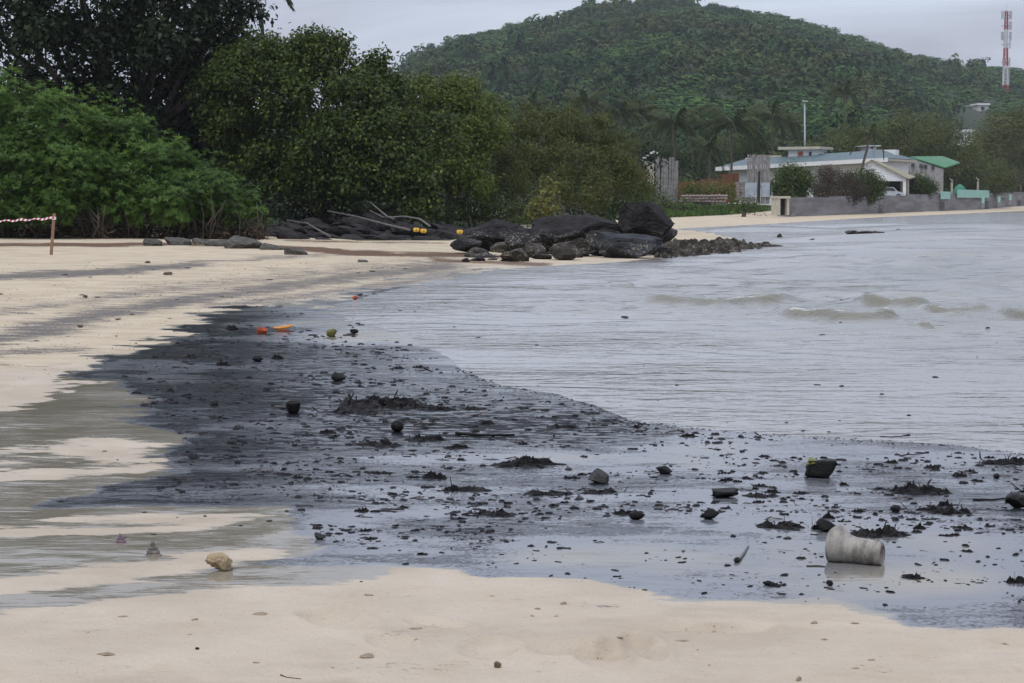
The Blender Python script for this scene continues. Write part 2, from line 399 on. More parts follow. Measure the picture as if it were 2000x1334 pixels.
        d = linesd(a + wa * 0.25, bpx + wb * 0.35, pts, 0.15, 1.0); st = np.maximum(st, s * np.exp(-(d / wd) ** 2))
    st = st * 1.1
    st = st + 0.16 * sstep(-40, 20, polysd(a, bpx, [(-900, 600), (0, 545), (400, 515), (700, 500), (900, 505), (880, 540), (420, 600), (0, 700), (-900, 800)], 0.3, 1.0)) * (0.4 + fbm(x * 0.8, y * 0.3))
    br = np.zeros_like(x)
    for pts, wd, s in (([(460, 478), (590, 486), (680, 494), (780, 497), (860, 498), (960, 500)], 5, 1.0), ([(380, 478), (470, 480)], 6, 0.6), ([(-600, 480), (0, 479), (200, 478), (380, 476), (500, 466)], 5, 0.9), ([(560, 470), (700, 474), (860, 474)], 3, 0.6), ([(860, 508), (960, 512), (1060, 516)], 6, 0.7)):
        d = linesd(a + wa * 0.15, bpx + wb * 0.2, pts, 0.2, 1.0); br = np.maximum(br, s * np.exp(-(d / wd) ** 2))
    gsd = polysd(a, bpx, [(1250, 428), (1330, 424), (1420, 420), (1500, 413), (1540, 408), (1640, 400), (3000, 380), (3000, 0), (-900, 0), (-900, 448), (-200, 454), (0, 457), (200, 459), (480, 452), (700, 470), (880, 470), (1000, 440)], 0.3, 1.0)
    grass = np.where(y > 300, 1.0, sstep(-3, 3, gsd))
    damp = sstep(-6, 20, polysd(A, B, [(-900, 760), (0, 720), (230, 690), (430, 590), (700, 555), (1000, 500), (3000, 500), (3000, 4000), (-900, 4000)], 0.25, 1.0))
    damp = np.where(y < 5, 1.0, damp)
    wet = np.where((y < 3.3) | (y > 75), 0, wet); oil = np.where((y < 3.3) | (y > 45), 0, oil)
    lean = 0.022 + 0.028 * sstep(-2.2, -0.5, x + (y - 8) * 0.12) # tilts film normals toward the camera to reflect more sky, least beside the hedge
    nr, nc = XX.shape
    i = np.arange(nr * nc).reshape(nr, nc)
    F = np.stack([i[:-1, :-1], i[:-1, 1:], i[1:, 1:], i[1:, :-1]], -1).reshape(-1, 4)
    me = np_mesh('beach', np.stack([x, y, z], 1), F, ground_material(), True, dict(oil=oil, wet=wet, stain=st, brown=br, grass=grass, damp=damp, lean=lean))
    tag(mobj('beach_ground', me), 'pale sand beach with black oil film and wet patches', kind='structure')
build_ground()

# ================================================================== SEA
def sea_material():
    m, n, p, o = new_mat('sea_water'); b = NB(n); P = b.pos()
    foam, shal = b.attr('foam'), b.attr('shallow')
    turb = b.noise(b.scale(P, (0.25, 0.5, 1)), 1.0, 4, 0.6)
    c = b.mix(b.step(turb, 0.35, 0.7), (0.17, 0.175, 0.15), (0.28, 0.275, 0.245))
    c = b.mix(shal, c, (0.27, 0.265, 0.25))
    n2 = b.noise(P, 30, 4, 0.7)
    c = b.mix(b.math('MULTIPLY', foam, 0.85), c, (0.15, 0.138, 0.09))
    froth = b.attr('froth'); ff = b.step(b.math('ADD', froth, b.math('MULTIPLY', b.math('SUBTRACT', b.noise(b.scale(P, (0.6, 1, 1)), 16, 5, 0.7), 0.5), 1.6)), 0.45, 0.85)
    c = b.mix(b.math('MULTIPLY', ff, 0.85), c, (0.56, 0.54, 0.48))
    b.link(c, p.inputs['Base Color'])
    p.inputs['IOR'].default_value = 1.5
    b.link(b.lerp(foam, 0.07, 0.3), p.inputs['Roughness'])
    r1 = b.noise(b.scale(P, (0.55, 1.5, 1)), 1.3, 3, 0.55, 0.6)
    r2 = b.noise(b.scale(P, (0.8, 1.3, 1)), 5.5, 3, 0.55, 0.3)
    r3 = b.noise(P, 22, 2, 0.5)
    amp = b.math('MULTIPLY', b.lerp(shal, 1.0, 0.7), b.lerp(b.step(b.noise(b.scale(P, (0.5, 1, 1)), 0.30, 3, 0.6), 0.38, 0.62), 0.5, 1.9))
    h = b.math('ADD', b.math('MULTIPLY', r1, 1.0), b.math('ADD', b.math('MULTIPLY', r2, 0.42), b.math('MULTIPLY', r3, b.lerp(foam, 0.02, 0.3))))
    gn = b.node('ShaderNodeNewGeometry').outputs['Normal']; va = b.node('ShaderNodeVectorMath', operation='ADD'); b.link(gn, va.inputs[0]); va.inputs[1].default_value = (0, -0.055, 0)  # normals leaned toward the camera so the water reflects more sky
    vn = b.node('ShaderNodeVectorMath', operation='NORMALIZE'); b.link(va.outputs[0], vn.inputs[0])
    b.link(b.bump(h, amp, 0.050, vn.outputs[0]), p.inputs['Normal'])
    return m
BREAKERS = [([(1245, 590), (1300, 592), (1400, 597), (1500, 594), (1570, 588)], 0.075),
            ([(1515, 616), (1570, 619), (1630, 624), (1690, 626), (1755, 620)], 0.10),
            ([(1675, 593), (1740, 597), (1790, 599), (1825, 596)], 0.085),
            ([(1805, 608), (1860, 611), (1935, 607)], 0.065), ([(1960, 620), (2010, 625), (2080, 618)], 0.08),
            ([(1785, 637), (1815, 639)], 0.04), ([(1195, 561), (1240, 558)], 0.045), ([(860, 607), (940, 612), (1080, 618)], 0.018),
            ([(2100, 585), (2260, 590)], 0.08)]
def build_sea():
    bb = np.concatenate([np.arange(1010, 700, -3.0), np.arange(700, 650, -1.0), np.arange(650, 575, -0.55), np.arange(575, 545, -1.0), np.arange(545, 394, -1.0)])
    Yr = CAM_H * FPX / (bb - HOR); U = np.linspace(-0.13, 0.46, 430)
    XX = U[None, :] * Yr[:, None]; YY = np.repeat(Yr[:, None], len(U), 1)
    XX = np.minimum(np.where(U[None, :] > 0.36, XX * (1 + (U[None, :] - 0.36) * 30), XX), 900)
    x = XX.ravel(); y = YY.ravel()
    dep = np.maximum(-polysd(x, y, LAND), 0)
    z = (fbm(x * 0.9, y * 1.4, 3) - 0.5) * 0.05 * np.clip((dep - 1.0) / 8, 0, 1) * (y < 60)
    row = y * y / (CAM_H * FPX)
    g = np.random.default_rng(4)
    for lam in (0.45, 0.6, 0.8, 1.1, 1.5, 2.0, 2.8, 3.8, 5.2, 7.5):
        for q in range(2):
            th = g.normal() * 0.45; k = 2 * math.pi / lam
            ph = k * (x * math.sin(th) + y * math.cos(th)) + 5.0 * fbm(x / lam * 0.35 + 9 * q, y / lam * 0.35 + lam, 2) + g.random() * 6.3
            pat = sstep(0.35, 0.68, fbm(x / lam * 0.22 + 31 * q + lam, y / lam * 0.16, 2))
            z += np.sin(ph) * lam / 6.28 * 0.10 * pat * sstep(2.6, 5.0, lam / row) * sstep(16, 5, lam / row) * np.clip((dep - 0.25) / 3.0, 0, 1)
    foam = np.zeros_like(x); froth = np.zeros_like(x)
    for pts, h in BREAKERS:
        W = np.array([G(*q) for q in pts]); o = np.argsort(W[:, 0]); W = W[o]
        cy = np.interp(x, W[:, 0], W[:, 1]); x0, x1 = W[0, 0], W[-1, 0]; e = (x1 - x0) * 0.14
        lat = sstep(x0 - e * 0.3, x0 + e, x) * sstep(x1 + e * 0.3, x1 - e, x)
        cy = cy + (fbm(x * 1.1, x * 0 + h * 900, 2) - 0.5) * 0.6
        t = cy - y
        hh = 1.0 * h * (0.6 + 0.8 * fbm(x * 1.6 + 7, y * 1.2, 2)) * lat
        z += np.where(t > 0, hh * np.exp(-(t / 0.19) ** 2), hh * np.exp(-(t / 0.75) ** 2))
        if h > 0.03: froth = np.maximum(froth, lat * np.where(t > 0, np.exp(-(t / 0.10) ** 2), np.exp(-(t / 0.16) ** 2)) * (0.25 + 0.75 * fbm(x * 2.5 + 3, y * 1.0, 2)))
        if h > 0.03: foam = np.maximum(foam, lat * np.where(t > 0, np.exp(-((t - 0.10) / 0.17) ** 2), np.exp(-(t / 0.06) ** 2)))
    shal = 1 - sstep(0.3, 7.0, dep)
    nr, nc = XX.shape; i = np.arange(nr * nc).reshape(nr, nc)
    F = np.stack([i[:-1, :-1], i[:-1, 1:], i[1:, 1:], i[1:, :-1]], -1).reshape(-1, 4)
    keep = (dep[F] > 0).any(1) | (polysd(x, y, LAND)[F] < 0.5).any(1)
    me = np_mesh('sea', np.stack([x, y, z], 1), F[keep], sea_material(), True, dict(foam=foam, froth=froth, shallow=shal))
    tag(mobj('sea_water', me), 'shallow grey sea with small breaking ripples', kind='structure')
build_sea()

# ================================================================== HILL
RIDGE = [(-3000, 300), (0, 240), (500, 220), (700, 192), (780, 136), (830, 100), (900, 70), (1000, 45), (1100, 28), (1200, 8), (1270, -4), (1340, 2), (1440, 16), (1500, 26),
         (1570, 42), (1640, 62), (1720, 88), (1800, 106), (1900, 122), (2000, 132), (2200, 165), (2600, 230), (3600, 300)]
RX = np.array([p[0] for p in RIDGE], float); RY = np.array([p[1] for p in RIDGE], float)
YB, YT = 215.0, 720.0
def hillH(x, y):
    x = np.asarray(x, float); y = np.asarray(y, float)
    pr = np.interp(1000 + 4000 * x / y, RX, RY) + 13
    zr = 1.1 + (HOR - pr) / 4000 * YT
    yb = YB + 88 * sstep(0.165, 0.235, x / y); t = (y - yb) / (YT - yb)
    up = np.where(t <= 1, np.clip(t, 0, 1) ** 1.08, np.maximum(1 - (t - 1) * 0.9, 0.2))
    return -0.6 + 1.5 * np.clip((y - yb + 12) / 12, 0, 1) + (zr - 0.9) * up + (fbm(x / 50 + 3, y / 80 + 8, 3) - 0.5) * 9 * np.clip(t * 5, 0, 1) * np.clip((1.02 - t) * 4, 0, 1)
simple_mat('hill_soil', (0.020, 0.034, 0.014), (0.034, 0.050, 0.020), 0.95, 0.06, coord='pos')
def build_hill():
    U = np.linspace(-0.36, 0.5, 130); Yr = np.concatenate([np.linspace(190, 760, 80), [800, 900, 1100, 1500]])
    XX = U[None, :] * Yr[:, None]; YY = np.repeat(Yr[:, None], len(U), 1)
    Z = hillH(XX, YY); nr, nc = XX.shape; i = np.arange(nr * nc).reshape(nr, nc)
    F = np.stack([i[:-1, :-1], i[:-1, 1:], i[1:, 1:], i[1:, :-1]], -1).reshape(-1, 4)
    tag(mobj('hill', np_mesh('hill', np.stack([XX.ravel(), YY.ravel(), Z.ravel()], 1), F, MATS['hill_soil'], True)), 'forested hill rising behind the bay', kind='structure')
build_hill()

# ------------------------------------------------------------------ leaf geometry
def unit(v): return v / np.maximum(np.linalg.norm(v, axis=-1, keepdims=True), 1e-9)
def leaf_quads(P, N, D, L, W, bend=0.15):
    """diamond leaves: base P, normal N, direction D"""
    S = unit(np.cross(N, D)); N = unit(N)
    L = L[:, None]; W = W[:, None]
    v = np.stack([P, P + D * L * 0.45 + S * W * 0.5 + N * L * bend * 0.3, P + D * L - N * L * bend, P + D * L * 0.45 - S * W * 0.5 + N * L * bend * 0.3], 1)
    n = len(P); F = np.arange(n * 4).reshape(n, 4)
    return v.reshape(-1, 3), F
def rdir(n, g): return unit(g.normal(size=(n, 3)))
class Crown:
    def __init__(s): s.V = []; s.F = []; s.v = []; s.n = 0
    def add(s, V, F, v):
        s.V.append(V); s.F.append(F + s.n); s.v.append(v); s.n += len(V)
    def mesh(s, name, mat):
        return np_mesh(name, np.concatenate(s.V), np.concatenate(s.F), mat, False, None, dict(v=np.concatenate(s.v)))
def lobe_points(lobes, dens, g, rough=0.22, depth=0.35, keep_back=0.35, cull=0.72):
    """points spread near the surface of a union of lobes [(c, r, flat)]; returns P, outward, shade"""
    C = np.array([l[0] for l in lobes], float); Rr = np.array([l[1] for l in lobes], float); FZ = np.array([l[2] if len(l) > 2 else 0.85 for l in lobes], float)
    Ps, Os, Hs = [], [], []
    for k in range(len(lobes)):
        n = int(dens * 4 * math.pi * Rr[k] ** 2)
        d = rdir(n, g)
        d = d[(d[:, 1] < 0.35) | (g.random(n) < keep_back)]
        n = len(d)
        bump = 1 + rough * (fbm(d[:, 0] * 2.6 + 7 * k, d[:, 2] * 2.6 + 3 * k + d[:, 1] * 2, 3) - 0.5) * 2.4
        rr = Rr[k] * bump * (1 - depth * g.random(n) ** 1.6)
        P = C[k] + d * rr[:, None] * np.array([1, 1, FZ[k]])
        ok = np.ones(n, bool)
        for j in range(len(lobes)):
            if j != k:
                q = (P - C[j]) / (Rr[j] * np.array([1, 1, FZ[j]])); ok &= (np.linalg.norm(q, axis=1) > cull)
        Ps.append(P[ok]); Os.append(d[ok]); Hs.append((rr / (Rr[k] * bump))[ok])
    return np.concatenate(Ps), np.concatenate(Os), np.concatenate(Hs)
def leafy(lobes, dens, ll, lw, per, spread, g, up=0.5, rough=0.22, depth=0.4, vbias=0.0, cull=0.72, keep_back=0.35, droop=0.25, stretch=1.0):
    P, O, S = lobe_points(lobes, dens, g, rough, depth, keep_back, cull)
    n = len(P); cl = g.random(n)
    P = np.repeat(P, per, 0); O = np.repeat(O, per, 0); cl = np.repeat(cl, per); S = np.repeat(S, per)
    m = len(P)
    P = P + g.normal(size=(m, 3)) * spread
    N = unit(O * 0.6 + np.array([0, -0.1, up]) + g.normal(size=(m, 3)) * 0.38)
    T = g.normal(size=(m, 3)) + O * 0.5; T[:, 2] -= droop; T[:, 2] *= stretch
    D = unit(T - N * (T * N).sum(1, keepdims=True))
    s = 0.65 + 0.7 * g.random(m)
    V, F = leaf_quads(P, N, D, ll * s, lw * s)
    v = np.clip(0.10 + 0.22 * g.random(m) + 0.25 * cl + 0.4 * np.clip((cl - 0.75) / 0.25, 0, 1) + vbias, 0, 1)
    return V, F, v

# ------------------------------------------------------------------ forest on the hill (one mass)
def forest_material():
    m, n, p, o = new_mat('forest_leaves'); b = NB(n)
    cr = b.node('ShaderNodeValToRGB'); e = cr.color_ramp.elements
    e[0].position = 0; e[0].color = (0.018, 0.044, 0.018, 1); e[1].position = 1; e[1].color = (0.075, 0.140, 0.034, 1)
    for pz, c in ((0.25, (0.028, 0.062, 0.022)), (0.5, (0.048, 0.078, 0.024)), (0.68, (0.072, 0.082, 0.030)), (0.82, (0.045, 0.100, 0.032))):
        q = e.new(pz); q.color = (*c, 1)
    b.link(b.attr('v'), cr.inputs[0])
    br = b.node('ShaderNodeMixRGB', blend_type='MULTIPLY'); br.inputs[0].default_value = 1
    b.link(cr.outputs[0], br.inputs[1]); s = b.lerp(b.attr('s'), 0.75, 1.3)
    cc = b.node('ShaderNodeCombineColor'); b.link(s, cc.inputs[0]); b.link(s, cc.inputs[1]); b.link(s, cc.inputs[2]); b.link(cc.outputs[0], br.inputs[2])
    b.link(br.outputs[0], p.inputs['Base Color'])
    p.inputs['Roughness'].default_value = 0.8; p.inputs['Specular IOR Level'].default_value = 0.05
    return m
forest_material()
def build_forest():
    g = np.random.default_rng(21)
    def template(nf, size):
        # crown of unit radius: clumped lobes of small leaf faces
        nl = g.integers(5, 9); C = np.concatenate([[[0, 0, 0.55]], g.normal(size=(nl, 3)) * [0.42, 0.42, 0.24] + [0, 0, 0.6]]); rr = np.concatenate([[0.75], 0.30 + 0.28 * g.random(nl)])
        k = g.integers(0, nl + 1, nf); d = rdir(nf, g); d[:, 2] = np.where(d[:, 2] < -0.6, -d[:, 2], d[:, 2])
        P = C[k] + d * (rr[k] * (0.8 + 0.25 * g.random(nf)))[:, None] * [1, 1, 0.85]
        N = unit(d * [0.8, 0.8, 1] + [0, 0, 0.15] + g.normal(size=(nf, 3)) * 0.16); T = unit(np.cross(N, g.normal(size=(nf, 3)))); S = np.cross(N, T)
        s = size * (0.6 + 0.8 * g.random(nf))[:, None]
        V = np.stack([P - T * s * 0.6 - S * s * 0.4, P + T * s * 0.75, P + S * s * 0.8 - T * s * 0.3], 1)
        return V.reshape(-1, 3), g.random(nf)
    near = [template(480, 0.135) for _ in range(6)]; far = [template(150, 0.20) for _ in range(8)]
    pts = []
    y = 222.0
    while y < 735:
        sp = 2.9 + y / 300.0
        half0, half1 = -0.075 * y, 0.32 * y
        xs = np.arange(half0, half1, sp)
        xs = xs + g.normal(size=len(xs)) * sp * 0.35
        ys = y + g.normal(size=len(xs)) * sp * 0.35
        pts.append(np.stack([xs, ys], 1)); y += sp * 1.05
    pts = np.concatenate(pts); pts = pts[pts[:, 1] > 219 + 88 * sstep(0.165, 0.235, pts[:, 0] / pts[:, 1])]
    pa = 1000 + 4000 * pts[:, 0] / pts[:, 1]; keep = np.ones(len(pts), bool)
    for h0, h1, hy in ((1862, 1936, 517), (1842, 1906, 415), (1955, 1972, 600), (796, 822, 330)):      # clearings in front of the hillside houses and the mast
        keep &= ~((pa > h0) & (pa < h1) & (pts[:, 1] > hy - 85) & (pts[:, 1] < hy + 12))
    pts = pts[keep]
    z = hillH(pts[:, 0], pts[:, 1])
    zone2 = np.clip(fbm(pts[:, 0] / 22 + 14, pts[:, 1] / 40 + 7, 3) * 1.9 - 0.55, 0, 0.72)
    zone = fbm(pts[:, 0] / 30 + 4, pts[:, 1] / 60 + 2, 3)      # stretches of one kind of growth
    VV, vv, ss = [], [], []
    for i, (x, yy) in enumerate(pts):
        T, sh = (near[g.integers(0, 6)] if yy < 320 else far[g.integers(0, 8)])
        zn = zone[i]
        low = zn > 0.54                                         # low creeper-covered growth
        r = (1.9 + 1.2 * g.random()) if low else (1.6 + 2.0 * g.random() ** 2.2)
        r *= 0.8 + yy / 1300
        hz = r * (0.4 if low else 0.55 + 0.6 * g.random())
        if not low and g.random() < .06: hz *= 1.7; r *= 1.15
        a = g.random() * 6.28; c_, s_ = math.cos(a), math.sin(a)
        X = T[:, 0] * c_ - T[:, 1] * s_; Y = T[:, 0] * s_ + T[:, 1] * c_
        lift = -0.1 if low else -0.25 * r * g.random()
        VV.append(np.stack([x + X * r, yy + Y * r, z[i] + lift + T[:, 2] * hz], 1))
        base = (0.82 + 0.18 * g.random()) if low else (zone2[i] if g.random() < .6 else g.choice([0.03, 0.15, 0.3, 0.5, 0.68])) + 0.08 * g.random()
        nf = len(T) // 3
        vv.append(np.clip(base + g.normal(size=nf) * 0.03, 0, 1)); ss.append(np.clip(0.6 * sh + 0.4 * g.random(), 0, 1))
    V = np.concatenate(VV); F = np.arange(len(V)).reshape(-1, 3)
    me = np_mesh('forest', V, F, MATS['forest_leaves'], False, None, dict(v=np.concatenate(vv), s=np.concatenate(ss)))
    tag(mobj('forest', me), 'dense mixed tropical forest covering the whole hillside', 'forest', kind='stuff')
build_forest()

# ================================================================== NEAR TREES AND SHRUBS
bark = simple_mat('bark', (0.06, 0.045, 0.035), (0.13, 0.10, 0.08), 0.9, 12, 0.01)
pale_bark = simple_mat('pale_bark', (0.16, 0.14, 0.12), (0.30, 0.27, 0.23), 0.9, 12, 0.01)
leaf_mat('hedge_leaf', (0.028, 0.062, 0.009), (0.080, 0.152, 0.020), (0.21, 0.31, 0.055), 0.42, 0.3)
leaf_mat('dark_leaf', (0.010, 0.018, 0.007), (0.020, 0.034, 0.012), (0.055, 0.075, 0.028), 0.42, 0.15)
leaf_mat('mid_leaf', (0.020, 0.036, 0.008), (0.060, 0.094, 0.015), (0.19, 0.23, 0.042), 0.42, 0.25)
leaf_mat('bright_leaf', (0.045, 0.070, 0.013), (0.115, 0.155, 0.026), (0.24, 0.27, 0.058), 0.5, 0.3)
leaf_mat('olive_leaf', (0.055, 0.072, 0.020), (0.115, 0.135, 0.038), (0.20, 0.165, 0.06), 0.6, 0.25)
leaf_mat('yellow_leaf', (0.06, 0.08, 0.02), (0.16, 0.16, 0.04), (0.30, 0.26, 0.07), 0.5, 0.3)
leaf_mat('dead_leaf', (0.03, 0.025, 0.018), (0.075, 0.055, 0.035), (0.14, 0.10, 0.06), 0.7, 0.1)
leaf_mat('palm_leaf', (0.035, 0.050, 0.018), (0.060, 0.080, 0.028), (0.12, 0.13, 0.05), 0.45, 0.2)
leaf_mat('grass_leaf', (0.035, 0.075, 0.015), (0.06, 0.115, 0.022), (0.12, 0.17, 0.04), 0.6, 0.3)

def lobes_px(L):
    """(px, py, Y, radius_px[, flat]) -> world lobes"""
    r = []
    for q in L:
        r.append((tuple(At(q[0], q[1], q[2])), q[3] * q[2] / 4000.0, q[4] if len(q) > 4 else 0.9))
    return r
def make_tree(name, label, cat, base, lobes, mat, dens, ll, lw, per, spread, seed, wood, tr=0.16, group=None, twigs=True, extra=None, clump=0, **k):
    g = np.random.default_rng(seed)
    base = Vector(base); t = empty(name, base); tag(t, label, cat, group)
    rel = [((c[0] - base.x, c[1] - base.y, c[2] - base.z), r, f) for c, r, f in lobes]
    cr = Crown(); leaf_lobes = rel
    if clump:                        # break every lobe into sprays of leaves standing proud of a darker, thinner inside
        V, F, v = leafy([(c, r * 0.8, f) for c, r, f in rel], dens * 0.4, ll, lw, per, spread, g, **k); cr.add(V, F, v); leaf_lobes = []
        for c, r, f in rel:
            for q in range(clump):
                d = rdir(1, g)[0]
                if d[1] > 0.5 or d[2] < -0.65: continue
                leaf_lobes.append(((c[0] + d[0] * r * 0.82, c[1] + d[1] * r * 0.82, c[2] + d[2] * r * 0.82 * f), r * g.uniform(0.20, 0.42), 0.7))
    V, F, v = leafy(leaf_lobes, dens * (0.85 if clump else 1), ll, lw, per, spread, g, **k); cr.add(V, F, v)
    if extra: extra(cr, rel, g)
    mobj('crown', cr.mesh(name + '_crown', MATS[mat]), t)
    mb = MB(); cen = Vector(np.mean([l[0] for l in rel], 0)); hub = Vector((cen.x * 0.35, cen.y * 0.35, max(0.35 * cen.z, 0.3)))
    mid = hub * 0.5 + Vector((random.uniform(-.1, .1), random.uniform(-.1, .1), 0))
    mb.tube([(0, 0, -0.25), mid, hub], [tr * 1.25, tr, tr * 0.85], 8)
    for c, r, f in rel:
        c = Vector(c); m = hub.lerp(c, 0.5) + Vector((random.uniform(-.2, .2), random.uniform(-.2, .2), -0.12 * (c - hub).length))
        mb.tube([hub, m, c], [tr * 0.6, tr * 0.38, tr * 0.14], 5)
        if twigs:
            for q in range(5):
                d = Vector(rdir(1, g)[0]); mb.tube([m.lerp(c, 0.5), c + d * r * 0.75], [tr * 0.14, tr * 0.05], 4)
    mb.build('trunk', wood, t, True)
    return t

# --- beach shrub hedge: mounds of long fleshy leaves in rosettes
def make_shrub(name, label, base, lobes, seed, dens=95.0):
    g = np.random.default_rng(seed); base = Vector(base); t = empty(name, base); tag(t, label, 'shrub', 'mounded shrubs along the top of the beach')
    rel = [((c[0] - base.x, c[1] - base.y, c[2] - base.z), r, f) for c, r, f in lobes]
    P, O, S = lobe_points(rel, dens * 1.35, g, 0.62, 0.5, 0.15, 0.70)
    keep = P[:, 2] > 0.22 + 0.25 * g.random(len(P)); P, O = P[keep], O[keep]
    n = len(P); per = 9
    ax = unit(O * 0.6 + np.array([0, -0.15, 0.75]) + g.normal(size=(n, 3)) * 0.25)
    tone = np.clip(0.42 + (fbm(P[:, 0] * 0.8 + seed, P[:, 2] * 0.8, 3) - 0.5) * 0.9 + g.normal(size=n) * 0.10, 0, 1)
    ax = np.repeat(ax, per, 0); Pb = np.repeat(P, per, 0); m = len(Pb)
    th = np.tile(np.arange(per) * 2.4, n) + np.repeat(g.random(n) * 6.28, per)
    a1 = unit(np.cross(ax, np.array([0.3, 0.9, 0.2]))); a2 = np.cross(ax, a1)
    radial = a1 * np.cos(th)[:, None] + a2 * np.sin(th)[:, None]
    D = unit(radial * (0.55 + 0.6 * g.random(m))[:, None] + ax * (0.25 + 0.6 * g.random(m))[:, None])
    N = unit(ax - D * (ax * D).sum(1, keepdims=True) + 1e-4)
    L = 0.115 * (0.6 + 0.8 * g.random(m)); V, F = leaf_quads(Pb, N, D, L, L * 0.28, 0.25)
    v = np.clip(np.repeat(tone, per) * 0.75 + 0.28 * g.random(m), 0, 1)
    cr = Crown(); cr.add(V, F, v)
    mobj('crown', cr.mesh(name + '_crown', MATS['hedge_leaf']), t)
    # dark bare stems and dead leaves at the foot
    mb = MB(); xs = [c[0][0] for c in rel]; x0 = min(x - l[1] for x, l in zip(xs, rel)); x1 = max(x + l[1] for x, l in zip(xs, rel))
    for q in range(int(26 * (x1 - x0))):
        x = random.uniform(x0, x1); y = random.uniform(-0.9, 0.9); h = random.uniform(0.4, 1.0)
        e = Vector((x + random.uniform(-.5, .5), y + random.uniform(-.5, .1), h))
        mb.tube([(x, y, -0.03), Vector((x, y, 0)).lerp(e, 0.5) + Vector((random.uniform(-.15, .15), 0, random.uniform(-.1, .15))), e], [0.022, 0.015, 0.008], 4)
    mb.build('stems', bark, t, True)
    m = int(700 * (x1 - x0)); Q = np.stack([g.uniform(x0, x1, m), g.uniform(-0.8, 0.9, m), np.abs(g.normal(size=m)) * 0.22], 1)
    D = rdir(m, g) * [1, 1, 0.6]; V, F = leaf_quads(Q, rdir(m, g), unit(D), 0.09 + 0.22 * g.random(m), 0.012 + 0.03 * g.random(m))
    cr = Crown(); cr.add(V, F, g.random(m)); mobj('dead_foliage', cr.mesh(name + '_dead', MATS['dead_leaf']), t)
    return t
YH = 48.0
def ground_at(x, y): return float(H(np.array([x]), np.array([y]))[0])
def base_px(px, Y):
    x = (px - 1000) / 4000 * Y; return (x, Y, ground_at(x, Y))
make_shrub('beach_shrub', 'tallest bright green beach shrub behind the wooden stake', base_px(60, 49.0),
    lobes_px([(-60, 250, 50.5, 110), (30, 235, 50, 95), (110, 255, 50.2, 90), (60, 330, 48.6, 90), (-40, 350, 48.5, 95), (150, 350, 48.8, 75), (20, 400, 48, 55), (110, 395, 48, 50), (-120, 390, 48, 80), (180, 290, 50, 70)]), 1)
make_shrub('beach_shrub', 'broad bright green shrub in the middle of the beach hedge', base_px(300, 49.5),
    lobes_px([(220, 280, 50.6, 85), (280, 320, 50.2, 85), (350, 360, 50.0, 75), (250, 385, 48.9, 62), (330, 400, 48.6, 55), (390, 385, 49.3, 60), (290, 345, 49.6, 70), (210, 345, 50, 70)]), 2)
make_shrub('beach_shrub', 'lowest bright green shrub at the rocky end of the hedge', base_px(455, 50.0),
    lobes_px([(420, 372, 51, 50), (460, 395, 50.5, 45), (490, 420, 50.2, 32), (440, 420, 49.6, 38), (400, 410, 49.6, 40)]), 3)

# --- tall dark tree on the left, reaching above the picture
g_ = np.random.default_rng(5)
LB = [(x, y, Y, r) for x, y, Y, r in [
    (-260, -60, 62, 170), (-120, 60, 60, 150), (30, 40, 59, 130), (60, 150, 60, 130), (-60, 190, 61, 140), (170, 10, 60, 130), (190, 130, 61, 125), (300, 60, 60, 105), (290, 190, 62, 120),
    (390, 170, 62, 90), (450, 80, 61, 44), (478, 112, 61.5, 40), (425, 130, 62, 55), (390, 70, 61, 58), (440, 15, 61, 55), (485, 12, 61, 34), (350, -60, 60, 110), (200, -140, 60, 160), (0, -140, 60, 170), (-200, -230, 61, 180), (100, -300, 61, 190), (300, -230, 61, 150), (430, -120, 61, 90), (500, -230, 61, 110), (560, -330, 61, 120), (430, -380, 61, 170),
    (200, 260, 63, 120), (330, 290, 63, 100), (420, 270, 63, 95), (80, 260, 63, 120)]]
make_tree('broadleaf_tree', 'huge dark broadleaf tree towering behind the green hedge', 'tree', base_px(240, 61.5), lobes_px(LB), 'dark_leaf', 20, 0.18, 0.10, 5, 0.17, 11, bark, 0.30, clump=16, rough=0.4, depth=0.75, cull=0.45)
LB = [(560, 130, 58, 65), (640, 120, 58, 58), (600, 95, 58, 38), (660, 95, 58, 28), (520, 110, 59, 50), (730, 150, 58, 45), (745, 115, 58, 16), (500, 190, 59, 90), (455, 140, 60, 55), (425, 190, 60, 60), (490, 120, 60, 42), (600, 200, 57.5, 85), (690, 210, 57, 75), (760, 200, 58, 50),
      (540, 280, 59, 85), (640, 290, 57, 80), (740, 280, 57, 75), (460, 260, 60, 75), (610, 360, 57.2, 60), (700, 360, 56.6, 62), (790, 350, 56.8, 60), (830, 270, 57.5, 62), (560, 350, 58.5, 60), (810, 400, 56.5, 42), (500, 340, 59.5, 60)]
make_tree('broadleaf_tree', 'dark green tree with yellowish sprigs hanging above the black rock ledge', 'tree', base_px(640, 60), lobes_px(LB), 'mid_leaf', 62, 0.125, 0.068, 5, 0.12, 12, bark, 0.2, clump=22, rough=0.45, depth=0.85, cull=0.5)
LB = [(840, 195, 62, 50), (900, 200, 61, 55), (950, 225, 62, 42), (820, 250, 62, 60), (890, 270, 60.5, 62), (950, 270, 61, 45), (850, 320, 61, 60), (910, 340, 60, 55), (880, 175, 62, 25), (800, 185, 63, 40)]
make_tree('broadleaf_tree', 'bright yellow-green tree with fine foliage in the middle of the thicket', 'tree', base_px(880, 63), lobes_px(LB), 'bright_leaf', 70, 0.10, 0.055, 6, 0.11, 13, bark, 0.12, clump=20, rough=0.45, depth=0.8)
